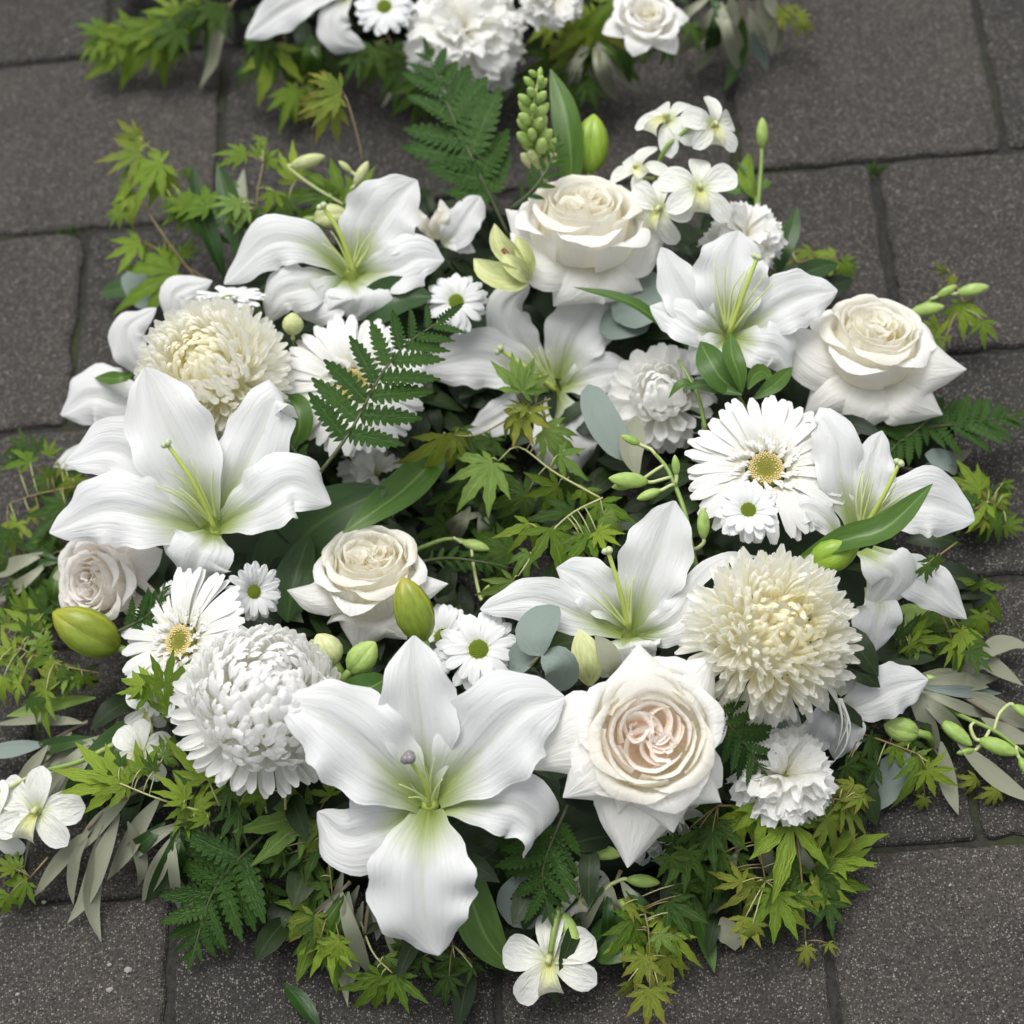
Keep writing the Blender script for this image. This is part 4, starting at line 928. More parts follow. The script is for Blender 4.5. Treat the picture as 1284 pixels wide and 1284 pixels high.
rose('large white rose with peach blush heart, its pointed outer petals spread flat', (818, 922), (.04, .1, 1), 124, 2.2, 'peach', 'rosei', 'rose', seed=8, dh=.03, open_=.66, coreR=.50, hgt=.85, drop=.2,
     outs=[(.2, .84, .06, .6), (-.6, .88, .08, .6)],
     pouts=[([(812, 930, -62), (808, 880, -14), (804, 846, -10), (801, 808, -22)], 66), ([(820, 925, -64), (852, 880, -26), (870, 856, -26), (896, 822, -36)], 52), ([(805, 935, -64), (742, 928, -22), (704, 936, -22), (660, 964, -36)], 62),
            ([(806, 945, -60), (760, 962, -12), (736, 978, -12), (706, 1000, -30)], 58), ([(812, 960, -66), (800, 1010, -30), (795, 1042, -32), (787, 1088, -46)], 54), ([(820, 955, -60), (834, 990, -14), (838, 1012, -16), (844, 1044, -32)], 56), ([(830, 950, -62), (864, 976, -22), (880, 990, -24), (904, 1006, -38)], 46)])
rose('small cream rose opening beside the yellow-green lily bud', (462, 694), (-.02, .72, .68), 96, 3.0, seed=11, dh=.03, open_=.62, coreR=.48, hgt=1.3, drop=.22,
     outs=[(.6, .8, .16, .6), (2.4, .8, .16, .6)],
     pouts=[([(450, 745, -30), (412, 742, -4), (390, 746, -2), (360, 740, -8)], 28), ([(460, 755, -36), (456, 780, -2), (452, 796, -4), (446, 818, -16)], 46), ([(475, 755, -36), (490, 775, -6), (498, 786, -8), (510, 802, -18)], 40), ([(475, 740, -36), (515, 736, -8), (536, 734, -8), (562, 732, -14)], 26)])
rose('pale blush rose turned sideways under the overhanging lily petals', (108, 732), (-.5, -.02, .85), 80, 1.0, 'blush', 'blush', 'blush', seed=14, dh=.0, open_=.66, coreR=.4, hgt=1.1,
     outs=[(.5, 1.05, .0, .6), (1.4, 1.0, .0, .6), (-.4, 1.0, .0, .6), (2.6, .8, .05, .6), (3.8, .8, .05, .6)])
rose('blurred white rose with golden heart in the second wreath', (812, 14, .10), (.05, .45, .9), 54, .2, 'rosei', 'rose', 'rose', seed=17, open_=.7)

# ================================================================ chrysanthemums
mum('large cream chrysanthemum with golden eye, above the lily with the long green pistil', (268, 472), (-.22, .30, .93), 94, 'full', 'mumc', 460, 2, .012)
mum('white incurved chrysanthemum ball of shingled petals, beside the wide open lily', (330, 886), (.25, .55, .8), 99, 'incurve', 'mumw', 430, 3, .015)
mum('large spiky cream chrysanthemum next to the rose with the peach heart', (966, 797), (.1, .25, .96), 106, 'spiky', 'mumc', 520, 5, .02)
mum('loose white chrysanthemum half hidden behind a grey eucalyptus leaf and gerbera', (830, 500), (-.1, .25, .95), 66, 'loose', 'mumw', 120, 6, -.03)
mum('white chrysanthemum showing only lower petals beneath the peach-hearted rose', (822, 1022, .045), (0, -.3, .95), 62, 'loose', 'mumw', 100, 7, 0)

# ================================================================ gerberas, daisies, carnations
gerbera('white gerbera with golden stamen ring, a small daisy against its lower petals', (960, 590), (-.03, .35, .93), 100, 1, .012)
gerbera('white gerbera crossed by a dark fern frond', (443, 484), (.0, .25, .95), 92, 2, .012, .1)
gerbera('white gerbera partly covered by the white incurved chrysanthemum', (230, 806), (-.5, .3, .8), 96, 3, .0, .2)
daisy('small white daisy with lime centre beside the glossy dark leaf under the cream rose', (572, 379), (0, .25, .95), 40, 1, .004)
daisy('white daisy with lime centre standing beside three round eucalyptus leaves', (600, 815), (0, .3, .95), 52, 2, .012)
daisy('small white daisy with lime centre overlapping the gerbera with golden stamens', (938, 641), (0, .4, .9), 42, 3, .035, .2, (15, 14))
daisy('white daisy seen edge-on behind the cream chrysanthemum with golden eye', (288, 380), (-.05, .9, .35), 48, 4, .02, .25)
daisy('small white daisy in shade between the gerbera and the dark broad leaf', (317, 742), (.45, .0, .85), 38, 5, .0, .3)
daisy('half hidden white daisy directly behind the daisy with the eucalyptus leaves', (556, 800), (-.2, .3, .9), 46, 6, -.014)
daisy('blurred white daisy with green centre in the second wreath', (482, 10, .10), (0, .3, .95), 38, 7)
carnation('creamy white frilled carnation among maple leaves beneath the spiky chrysanthemum', (985, 972), (.05, .25, .95), 62, 44, 1, -.008)
carnation('white frilled carnation behind the upright lily petal and orchid flowers', (938, 290), (.2, .6, .7), 50, 40, 2, .004)
carnation('small frilled carnation in shade under the fern crossing the gerbera', (474, 596), (.1, .2, .95), 46, 30, 3, -.02)
carnation('blurred large white carnation at the edge of the second wreath', (582, 36, .08), (0, .3, .95), 72, 52, 4)
carnation('blurred small white carnation beside the green leaves of the second wreath', (690, -8, .10), (0, .4, .9), 42, 30, 5)

# ================================================================ orchids and buds
orchid('white orchid spray rising beyond the round cream rose on a green stem', [(838, 300, .10), (822, 235, .12), (832, 190, .145), (850, 172, .15), (874, 152, .155)], [
  (838, 152, .15, (-.3, .5, .75), 44, (.6, .8, 0)), (893, 158, .155, (.4, .1, .85), 40, (0, 1, 0)), (876, 238, .14, (.1, .2, .95), 50, (.05, 1, 0)),
  (828, 262, .135, (-.35, -.1, .9), 44, (.4, .9, 0)), (800, 214, .135, (-.5, .5, .6), 36, (-.6, .7, 0))])
orchid('single white orchid flower lying on the paving under the green buds', [(700, 1140, .045), (694, 1170, .045), (690, 1195, .04)], [(690, 1205, .035, (-.15, .25, .9), 62, (-.1, .9, 0))])
orchid('white orchid flowers hanging over olive leaves at the end of a green stem', [(150, 930, .06), (100, 955, .06), (60, 965, .055)], [(48, 1018, .045, (-.1, .2, .95), 58, (.3, .95, 0)), (-4, 1030, .04, (-.3, .2, .9), 50, (.2, .9, 0))], [(6, 990, .05, 200, 22, 'budp')])
orchid('small white orchid with yellow lip among maple leaves beside the incurved chrysanthemum', [(220, 960, .05), (195, 950, .055)], [(176, 944, .06, (-.1, .25, .95), 42, (.1, 1, 0)), (185, 888, .06, (.1, -.3, .9), 30, (.1, 1, 0))])
orchid('white orchid partly hidden beneath the fern and green bud stem', [(700, 1090, .05), (715, 1110, .045)], [(730, 1118, .04, (.1, .2, .95), 40, (0, 1, 0))])
lily_bud('fat yellow-green lily bud among maple leaves beside the pale blush rose', (148, 812), .075, 150, 92, 27, 'budy')
lily_bud('upright yellow-green lily bud touching the small cream rose', (531, 802), .12, 108, 84, 23, 'budy')
lily_bud('upright lime green lily bud standing behind the round cream rose', (738, 216), .11, 85, 72, 21, 'budg')
lily_bud('plump green lily bud lying across the crumpled lily petals', (1016, 708), .13, 24, 66, 20, 'budg', toward=.15)
lily_bud('green lily bud half hidden beside the arching lily, near pale orchid buds', (395, 276), .10, 10, 44, 15, 'budp')
def opening_bud():
    base = P(664, 348, .125); z = depth(base); k = z/FPX; t = thing('orchid_bud', 'half open pale yellow-green orchid bud pressed against the round cream rose', 'orchid bud', base)
    for i, (sp, hw) in enumerate((([(664, 350, -6), (636, 352, 10), (612, 342, 12), (594, 324, 2)], 19), ([(658, 344, -6), (642, 322, 2), (626, 304, 4), (620, 280, 0)], 15), ([(662, 346, -6), (662, 326, 6), (654, 310, 6), (646, 296, 0)], 12), ([(664, 352, -4), (654, 340, 12), (640, 330, 14), (632, 318, 4)], 13))):
        part('petal', mk(*sheet([lpt(p, z) for p in sp], hw*k, 'lance', cv(-.3, .3, .9), 12, 7, (.7, .5), .03, 1, .05, seed=i), mat=M['budp']), t)
    part('throat', mk(*tube([lpt((658, 344, 0), z), lpt((630, 312, 4), z)], 6*k, 3*k, 7), mat=M['brown']), t)
opening_bud()
lily_bud('pale green round bud leaning on the incurved chrysanthemum', (420, 832), .12, 120, 44, 19, 'budp')
lily_bud('pale green bud with a leaf, at the tip of the wide open lily petal', (440, 842), .12, 50, 50, 17, 'bud')
lily_bud('green bud resting low among leaves under the white lily with bare stamens', (1150, 920), .03, 165, 46, 15, 'bud')
bud_spray('green stem of plump buds rising beside the gerbera with golden stamens', [(880, 735, .10), (868, 690, .12), (858, 640, .13), (838, 590, .135), (822, 570, .135)], [
  (802, 557, .135, 155, 26), (812, 604, .135, 175, 50), (828, 615, .135, 200, 32), (848, 596, .14, 95, 26), (882, 676, .13, 92, 40), (838, 680, .12, 100, 26), (796, 606, .13, 190, 30)])
bud_spray('short stem of pale green buds pointing away beside the reflexed cream rose', [(1130, 420, .06), (1155, 385, .05), (1190, 368, .045)], [
  (1200, 368, .045, 12, 40), (1142, 392, .05, 10, 42), (1175, 372, .05, 30, 28)])
bud_spray('trailing green stem of buds over pale willow leaves on the paving', [(1155, 868, .04), (1200, 895, .03), (1250, 918, .025), (1284, 945, .02)], [
  (1190, 880, .03, 130, 46), (1180, 905, .03, -38, 48), (1228, 928, .025, -20, 50), (1270, 885, .025, -30, 36), (1222, 940, .02, 190, 24), (1278, 950, .02, -60, 34)])
bud_spray('curved green stem of buds below the peach-hearted rose', [(690, 1050, .055), (730, 1098, .05), (770, 1135, .04), (790, 1160, .03)], [
  (728, 1064, .055, -8, 52), (786, 1103, .045, -4, 42), (770, 1132, .04, -10, 40), (706, 1145, .04, -70, 54)])
bud_spray('pale orchid buds standing among maple leaves behind the arching lily', [(425, 270, .09), (440, 240, .11), (452, 222, .12)], [(445, 232, .12, 60, 34, 'budp'), (366, 208, .12, 15, 44, 'budp'), (440, 215, .12, 140, 20, 'budp')])
bud_spray('single pointed green bud on a short leafy stem beyond the frilled carnation', [(950, 265, .06), (954, 215, .07), (955, 190, .075)], [(955, 186, .075, 90, 38, 'bud')])
bud_spray('thin stem with two small buds inside the wreath opening', [(520, 690, .05), (560, 676, .05), (590, 680, .05)], [(580, 680, .05, -15, 36), (604, 750, .04, 60, 20)])
bud_spray('small pale poppy-like pod between the lily and the cream chrysanthemum', [(372, 450, .08), (368, 424, .12)], [(367, 420, .125, 90, 28, 'budp', 2.4)])

def snapdragon():
    pts = [(690, 250, .10), (678, 200, .13), (668, 150, .16), (676, 95, .18)]
    sp = [P(*q) for q in pts]; t = thing('snapdragon_spike', 'upright snapdragon spike of pale green closed buds behind the round cream rose', 'snapdragon', sp[0]); r = random.Random(4)
    part('stem', mk(*tube(sp, .0022, .001, 6), mat=M['pstem']), t); path = catmull(sp, 60)
    for i in range(30):
        f = .28+.72*i/29; p = path[int(f*59)]; a = i*2.4; T = unit(sp[-1]-sp[0]); x = unit(np.cross(T, F)); y = np.cross(T, x); o = x*math.cos(a)+y*math.sin(a); L = .0165*(1.15-.6*(f-.28)/.72)
        d = unit(o*.75+T*.75); part('bud', bud_mesh('budp' if i < 4 else 'bud', 's', .25, 2, .12), t, frame(p+o*.0018, d, T, L*r.uniform(.85, 1.1)))
snapdragon()
# ================================================================ ferns
fern('broad dark fern frond standing up behind the round cream rose', [(640, 300, .09), (600, 215, .115), (565, 140, .125), (533, 58, .13)], 96, 9, (.2, .1, .95), a0=58, a1=28, wd=1.35)
fern('small dark fern frond with round lobes over the rose and snapdragon', [(640, 262, .14), (668, 238, .15), (690, 205, .155), (700, 172, .155)], 30, 7, (0, .1, .95))
fern('glossy dark fern frond lying across the gerbera', [(402, 592, .14), (440, 540, .15), (478, 470, .155), (512, 430, .155), (560, 398, .15)], 84, 8, (-.1, .1, .98), a0=72, a1=40, base=.85, tip=.45)
fern('dark fern frond hanging over the paving below the maple leaves', [(330, 1048, .06), (288, 1090, .045), (262, 1130, .03), (240, 1205, .012)], 84, 8, (.0, .35, .9), a0=66, a1=36, base=1.0, wd=1.15)
fern('dark fern tip hanging beside the glossy frond below the incurved chrysanthemum', [(300, 1030, .05), (318, 1080, .04), (336, 1120, .03), (352, 1180, .012)], 46, 7, (.1, .3, .9))
fern('fern frond reaching out over the paving beside the reflexed cream rose', [(1120, 540, .06), (1170, 535, .055), (1220, 530, .045), (1284, 518, .03)], 62, 9, (0, .5, .85), a0=60, a1=30, seed=2)
fern('small fern frond drooping under the reflexed cream rose', [(1170, 520, .06), (1148, 540, .06), (1122, 560, .06), (1100, 590, .06)], 44, 7, (.1, .2, .95), seed=3)
fern('fern frond between the peach-hearted rose and the frilled carnation', [(884, 880, .12), (910, 905, .115), (936, 935, .10), (960, 972, .085)], 56, 7, (.2, .1, .95), a0=68, seed=4)
fern('dark fern frond between the wide open lily and the peach-hearted rose', [(712, 1010, .08), (690, 1060, .075), (680, 1100, .065), (690, 1150, .05)], 70, 8, (0, .2, .95), seed=5)
fern('dark fern tip under the drooping petal of the wide open lily', [(670, 1030, .06), (645, 1060, .06), (625, 1085, .05), (606, 1095, .045)], 44, 6, (0, .3, .95), seed=6)
fern('small curled fern leaf in front of the pale blush rose', [(148, 792, .10), (172, 780, .105), (192, 765, .11), (206, 735, .115)], 40, 8, (-.3, .1, .9), seed=7)
fern('fern tip crossing into the wreath opening beside the small cream rose', [(520, 706, .07), (560, 700, .06), (600, 704, .055), (640, 712, .05)], 24, 8, (0, .4, .9), seed=8)
fern('little fern tip between the lily petals and the crossing fern frond', [(392, 600, .12), (378, 580, .125), (366, 560, .125), (352, 548, .12)], 26, 6, (0, .2, .95), seed=9)

# ================================================================ eucalyptus, broad and blade leaves
E = dict(mat='euc', name='eucalyptus_leaf', cat='eucalyptus leaf', shape='round', ruf=.03)
sprig('grey eucalyptus stem with three round leaves beside the lime-centred daisy', [(652, 850, .11), (668, 832, .125), (679, 818, .13)], [
  ([(680, 822, .13), (672, 800, .135), (680, 775, .135), (690, 758, .13)], 27), ([(680, 820, .13), (700, 832, .13), (704, 850, .12), (698, 868, .11)], 23), ([(676, 822, .125), (656, 826, .12), (645, 835, .115), (636, 850, .10)], 24)], 'euc', 'eucalyptus_sprig', 'eucalyptus', shape='round')
leaf('grey eucalyptus leaf standing against the loose white chrysanthemum', [(786, 578, .09), (770, 552, .095), (752, 520, .10), (738, 482, .10)], 22, cup=(.2, .05), **E)
leaf('pale grey-green leaf folded beside the eucalyptus leaf and green buds', [(800, 596, .09), (792, 570, .095), (794, 545, .095), (798, 522, .09)], 17, 'olive', 'lance')
leaf('round grey eucalyptus leaf tucked below the round cream rose', [(770, 400, .09), (790, 385, .095), (810, 370, .095), (838, 352, .09)], 36, cup=(.1, .1), **E)
leaf('grey eucalyptus leaf beside the thin blade below the cream rose', [(752, 415, .08), (775, 405, .085), (795, 402, .085), (815, 405, .08)], 24, cup=(.1, .1), **E)
leaf('round grey eucalyptus leaf low beneath the fern and orchid', [(640, 1160, .03), (655, 1135, .04), (665, 1118, .045), (672, 1090, .05)], 34, cup=(.1, .1), **E)
leaf('grey eucalyptus leaf behind the fern beneath the spiky chrysanthemum', [(962, 952, .06), (958, 932, .065), (962, 912, .07), (958, 890, .07)], 28, cup=(.1, .1), **E)
leaf('oval grey-green eucalyptus leaf lying on the paving beside the carnation', [(1140, 945, .03), (1125, 965, .022), (1108, 985, .014), (1084, 1014, .006)], 24, cup=(.15, .1), **E)
leaf('small grey eucalyptus leaf peeping out under the fern beside the lily', [(1160, 570, .05), (1175, 575, .045), (1190, 580, .04), (1200, 592, .03)], 14, cup=(.1, .1), **E)
leaf('dark eucalyptus leaf on the paving behind the white daisy seen edge-on', [(190, 365, .02), (172, 362, .02), (150, 362, .018), (126, 368, .012)], 14, 'gloss', 'round')
leaf('grey-green leaf on the paving behind the cream chrysanthemum', [(190, 390, .03), (180, 372, .028), (170, 355, .026), (160, 340, .02)], 18, cup=(.1, .1), **E)
leaf('large dark glossy leaf shading the space beside the small cream rose', [(330, 770, .06), (355, 710, .075), (400, 655, .09), (486, 612, .10)], 44, 'gloss', 'ovate', cup=(.3, .1))
leaf('dark upright leaf directly behind the small cream rose', [(360, 780, .07), (366, 740, .08), (376, 705, .085), (388, 672, .09)], 26, 'gloss', 'ovate')
leaf('broad shiny dark leaf beneath the arching lily beside the small daisy', [(449, 405, .10), (470, 388, .115), (500, 372, .12), (542, 372, .115)], 30, 'gloss', 'ovate', cup=(.35, .2))
leaf('narrow dark blade leaf standing beside the maple sprig behind the arching lily', [(282, 350, .06), (268, 310, .08), (252, 265, .09), (241, 205, .095)], 15, 'gloss', 'lance', face=(.5, .2, .8))
leaf('second dark blade leaf standing closest to the arching lily petal', [(300, 330, .07), (296, 290, .085), (286, 245, .095), (272, 202, .10)], 17, 'gloss', 'lance', face=(-.4, .2, .85))
leaf('short dark leaf poking out beside the arching lily petal', [(330, 330, .07), (332, 305, .08), (338, 285, .085), (345, 276, .085)], 10, 'gloss', 'lance')
leaf('tall mid-green lily leaf behind the snapdragon spike', [(712, 260, .10), (716, 200, .125), (708, 140, .14), (690, 86, .145)], 19, 'leaf', 'lance', face=(-.2, .1, .95))
leaf('thin green blade leaf crossing in front of the round cream rose', [(870, 442, .10), (820, 398, .125), (780, 374, .135), (718, 360, .14)], 10, 'leaf', 'lance', face=(0, .6, .7))
leaf('dark pointed leaf standing beside the frilled carnation', [(975, 345, .07), (982, 320, .08), (992, 290, .085), (1000, 258, .085)], 12, 'gloss', 'lance')
leaf('dark leaf lying low between the carnation and the reflexed cream rose', [(990, 350, .06), (1010, 342, .055), (1030, 335, .05), (1052, 330, .04)], 14, 'gloss', 'lance')
leaf('glossy green pointed leaf crossing the crumpled lily petals', [(1000, 702, .13), (1060, 676, .145), (1110, 662, .15), (1170, 606, .145)], 19, 'leaf', 'lance', face=(-.1, .45, .85), cup=(.35, .3))
leaf('long mid-green leaf hanging beneath the wide open lily', [(590, 1080, .06), (592, 1130, .045), (612, 1180, .03), (646, 1218, .015)], 28, 'leaf', 'ovate', face=(-.2, .3, .9))
leaf('narrow green leaf lying alone on the paving below the wreath', [(402, 1290, .006), (388, 1272, .010), (372, 1250, .010), (355, 1232, .006)], 13, 'gloss', 'lance', face=(0, .9, .5))
leaf('olive-green leaf beside the pale bud at the lily petal tip', [(486, 850, .125), (465, 862, .13), (445, 868, .13), (415, 878, .12)], 20, 'leaf', 'ovate')
leaf('pale folded bract between the lily and the peach-hearted rose', [(740, 860, .10), (738, 835, .115), (732, 810, .12), (726, 788, .12)], 20, 'budp', 'lance')
leaf('grey-green folded leaf above the peach-hearted rose', [(772, 850, .11), (768, 835, .12), (760, 815, .125), (746, 796, .125)], 14, 'olive', 'lance')
leaf('curling yellow-green leaf beneath the crumpled lily beside the paving', [(1110, 790, .05), (1122, 778, .055), (1140, 775, .05), (1168, 762, .04)], 18, 'bud', 'lance')
leaf('dark leaf tucked behind the green buds under the peach-hearted rose', [(740, 1190, .02), (765, 1180, .03), (790, 1175, .03), (815, 1180, .02)], 30, 'gloss', 'ovate')
leaf('broad dark leaf beneath the small white orchid with yellow lip', [(180, 900, .04), (150, 935, .045), (120, 965, .045), (80, 1000, .03)], 26, 'gloss', 'ovate')
leaf('pale green leaf with yellow tip under the maple leaves beside the lily bud', [(120, 875, .03), (85, 880, .03), (48, 888, .025), (8, 898, .012)], 10, 'bud', 'lance')
leaf('fresh green leaf under the crossing fern and carnation', [(560, 560, .08), (510, 610, .09), (470, 640, .10), (430, 668, .10)], 24, 'leaf', 'ovate')
leaf('green lily leaf between the half hidden lily petal and cream chrysanthemum', [(166, 468, .09), (152, 474, .095), (135, 474, .09), (118, 474, .085)], 9, 'leaf', 'lance')
leaf('green leaf beside the cream chrysanthemum at the lily petal curl', [(368, 560, .10), (376, 535, .11), (372, 510, .115), (352, 488, .11)], 17, 'leaf', 'ovate')
sprig('cluster of glossy ruscus leaves on a thick stem between lily and gerbera', [(940, 520, .10), (928, 500, .12), (922, 480, .13)], [
  ([(930, 495, .125), (905, 475, .135), (890, 452, .14), (878, 428, .135)], 20), ([(930, 492, .13), (926, 468, .14), (918, 445, .145), (916, 418, .14)], 14), ([(930, 495, .13), (905, 488, .13), (880, 482, .125), (856, 488, .12)], 9),
  ([(938, 488, .13), (945, 472, .13), (958, 466, .125), (970, 484, .12)], 11), ([(945, 500, .12), (960, 490, .12), (976, 478, .12), (994, 460, .115)], 11)], 'leaf', 'ruscus_sprig', 'ruscus', stemmat='stem')
sprig('thick green flower stem in front of the loose white chrysanthemum', [(885, 540, .10), (876, 500, .11), (862, 470, .115), (850, 452, .115)], [([(872, 490, .115), (862, 480, .12), (850, 484, .12), (838, 500, .115)], 7)], 'leaf', 'flower_stem', 'stem', stemmat='stem')
sprig('leafy green stem under the single pointed bud beyond the carnation', [(950, 290, .05), (948, 250, .055), (952, 220, .06)], [
  ([(950, 250, .055), (940, 235, .06), (935, 215, .06), (938, 192, .055)], 12, 'maple'), ([(948, 240, .055), (925, 238, .055), (910, 235, .05), (898, 240, .045)], 9), ([(950, 235, .06), (940, 222, .06), (930, 210, .06), (924, 202, .06)], 4), ([(952, 240, .06), (958, 232, .06), (962, 225, .06), (965, 235, .055)], 8), ([(950, 262, .05), (946, 256, .05), (942, 250, .05), (940, 268, .045)], 10)], 'leaf', 'leafy_stem', 'stem', stemmat='stem')

# ================================================================ olive / willow sprigs
sprig('drooping grey olive sprig spilling onto the paving beneath the orchid flowers', [(185, 985, .06), (140, 1010, .05), (110, 1040, .04)], [
  ([(165, 995, .055), (140, 1020, .05), (110, 1050, .035), (86, 1080, .02)], 14), ([(130, 1035, .045), (118, 1090, .03), (115, 1140, .012), (127, 1182, .005)], 13), ([(200, 1000, .05), (180, 1030, .045), (160, 1065, .03), (134, 1104, .012)], 15),
  ([(115, 1040, .04), (95, 1060, .03), (68, 1090, .02), (42, 1125, .008)], 12), ([(110, 1050, .04), (95, 1075, .03), (90, 1110, .015), (92, 1135, .006)], 8), ([(150, 1020, .05), (128, 1075, .035), (105, 1130, .015), (84, 1158, .006)], 13, 'olived'), ([(160, 1030, .05), (175, 1070, .03), (178, 1095, .02), (172, 1112, .01)], 9, 'olived'), ([(90, 960, .05), (60, 1010, .035), (40, 1045, .02), (30, 1090, .01)], 9)])
sprig('dark olive leaves fanned out on the paving beside the lily bud', [(110, 905, .04), (80, 920, .03), (50, 935, .025)], [
  ([(100, 907, .035), (70, 903, .03), (40, 903, .025), (-10, 909, .015)], 9, 'olived'), ([(105, 907, .04), (85, 904, .04), (70, 905, .035), (52, 909, .03)], 6, 'olive'), ([(58, 933, .025), (30, 938, .022), (0, 942, .018), (-30, 944, .012)], 12, 'euc'), ([(60, 935, .03), (45, 955, .025), (30, 975, .018), (14, 990, .01)], 9, 'olived'), ([(80, 925, .035), (70, 935, .03), (55, 950, .025), (45, 965, .02)], 6, 'olive'), ([(90, 918, .04), (76, 930, .035), (66, 936, .03), (58, 942, .03)], 5, 'olive')])
sprig('pale willow-like sprig trailing on the paving under the green bud stem', [(1100, 840, .05), (1150, 850, .04), (1200, 870, .03), (1284, 920, .012)], [
  ([(1150, 848, .04), (1180, 850, .035), (1210, 855, .03), (1240, 862, .02)], 14), ([(1200, 855, .03), (1225, 828, .028), (1245, 835, .02), (1284, 860, .01)], 13), ([(1225, 830, .03), (1245, 812, .025), (1265, 806, .018), (1294, 812, .012)], 13), ([(1205, 868, .03), (1235, 880, .022), (1265, 898, .015), (1300, 915, .008)], 13), ([(1180, 930, .03), (1185, 965, .02), (1192, 995, .012), (1202, 1022, .006)], 12), ([(1200, 930, .025), (1225, 955, .018), (1255, 980, .012), (1300, 1008, .006)], 13), ([(1160, 900, .03), (1150, 910, .03), (1130, 925, .025), (1112, 950, .02)], 12), ([(1230, 900, .02), (1255, 915, .018), (1275, 925, .014), (1300, 928, .01)], 12)])
sprig('long olive leaves hanging out beneath the wide open lily', [(470, 1100, .05), (460, 1150, .04), (455, 1200, .02)], [
  ([(465, 1095, .05), (470, 1120, .045), (476, 1150, .035), (472, 1180, .025)], 11), ([(450, 1110, .045), (432, 1150, .03), (428, 1200, .015), (436, 1262, .006)], 11), ([(455, 1130, .045), (445, 1170, .03), (445, 1210, .018), (432, 1250, .006)], 9, 'olived'), ([(475, 1140, .04), (490, 1170, .03), (500, 1200, .02), (498, 1230, .008)], 10, 'olived'), ([(430, 1090, .05), (420, 1130, .04), (410, 1160, .025), (392, 1190, .01)], 9)])
sprig('broad olive leaves hanging down under the frilled carnation', [(925, 1060, .05), (920, 1090, .04), (905, 1120, .03)], [
  ([(922, 1070, .05), (912, 1095, .04), (900, 1125, .025), (886, 1158, .01)], 14), ([(950, 1045, .05), (958, 1068, .045), (966, 1085, .04), (972, 1098, .03)], 12), ([(880, 1060, .05), (878, 1100, .035), (882, 1140, .02), (884, 1175, .008)], 14, 'mapled'), ([(905, 1150, .02), (912, 1165, .016), (920, 1178, .012), (922, 1192, .006)], 16), ([(868, 1120, .03), (875, 1145, .02), (885, 1175, .012), (896, 1220, .006)], 13, 'leaf'), ([(856, 1090, .04), (850, 1120, .03), (860, 1150, .02), (872, 1180, .01)], 12, 'leaf'), ([(1000, 990, .05), (1020, 985, .045), (1034, 1000, .04), (1040, 1020, .03)], 9, 'euc')])
sprig('dark and pale oleander-like leaves hanging from the second wreath over the paving', [(925, -20, .07), (930, 10, .055), (935, 30, .045)], [
  ([(918, 5, .05), (905, 15, .045), (885, 38, .03), (862, 66, .015)], 13, 'olived'), ([(932, 20, .05), (930, 55, .03), (922, 85, .018), (908, 114, .006)], 13, 'gloss'), ([(915, -5, .06), (918, 15, .05), (914, 35, .04), (906, 52, .03)], 12, 'olive'), ([(950, -5, .055), (958, 20, .04), (966, 45, .025), (968, 70, .01)], 11, 'olive'), ([(940, 10, .05), (944, 30, .04), (952, 45, .03), (962, 55, .02)], 9, 'olive'), ([(944, 40, .04), (950, 60, .025), (958, 75, .015), (962, 90, .006)], 9, 'euc'), ([(905, 30, .045), (895, 60, .03), (880, 80, .015), (866, 92, .006)], 7, 'olive'), ([(978, 30, .03), (978, 45, .02), (976, 58, .012), (972, 68, .008)], 7, 'olive'), ([(960, -20, .06), (962, 0, .05), (972, 15, .04), (978, 30, .03)], 12, 'olive')])
sprig('pale olive leaf pair hanging below the blurred large carnation', [(625, 40, .06), (630, 65, .05)], [([(628, 60, .05), (632, 85, .04), (634, 108, .025), (626, 132, .01)], 13), ([(600, 80, .04), (610, 95, .03), (612, 115, .02), (616, 140, .008)], 9, 'olived'), ([(522, 70, .05), (510, 90, .035), (496, 110, .02), (478, 136, .008)], 11, 'olived'), ([(590, 95, .04), (580, 105, .03), (570, 112, .02), (560, 108, .01)], 10, 'gloss')])
sprig('long grey-green leaf hanging beside drooping maple leaves of the second wreath', [(300, -10, .07), (285, 15, .06)], [([(282, 20, .055), (274, 50, .04), (266, 80, .02), (250, 112, .006)], 13, 'olive'), ([(290, 5, .06), (268, 30, .04), (262, 55, .02), (258, 90, .008)], 8, 'leaf'), ([(240, 15, .05), (240, 35, .035), (242, 50, .02), (238, 64, .01)], 6, 'olive')])

# ================================================================ maple sprigs
maple('reddish-tipped maple sprig arching over the paving beyond the dark blade leaves', [(248, 352, .05), (205, 295, .07), (178, 245, .08), (215, 225, .09), (200, 195, .095), (178, 178, .095)], [
  (178, 176, 186, 46, 'mapler'), (176, 192, 182, 58, 'mapler'), (203, 205, 200, 72), (207, 214, 240, 48), (167, 242, 228, 38), (240, 258, 205, 52), (238, 260, 265, 40), (206, 212, 300, 40)])
maple('bright green maple sprig spread low beside the cream chrysanthemum with golden eye', [(262, 352, .045), (235, 335, .05), (214, 320, .055), (178, 302, .055)], [
  (176, 304, 205, 48), (176, 306, 260, 34), (178, 300, 150, 20), (222, 342, 205, 74), (218, 326, 185, 40), (226, 320, 40, 34), (222, 345, 255, 38)])
maple('maple sprig with upright pale leaves behind the arching lily', [(326, 300, .08), (322, 250, .10), (330, 205, .11)], [
  (308, 195, 165, 36), (309, 198, 215, 34), (326, 196, 100, 24), (334, 202, 15, 34), (300, 255, 185, 56, 'maplep'), (285, 266, 10, 34, 'maplep'), (345, 240, 250, 45), (330, 270, 200, 50, 'mapled'), (262, 262, 140, 50)])
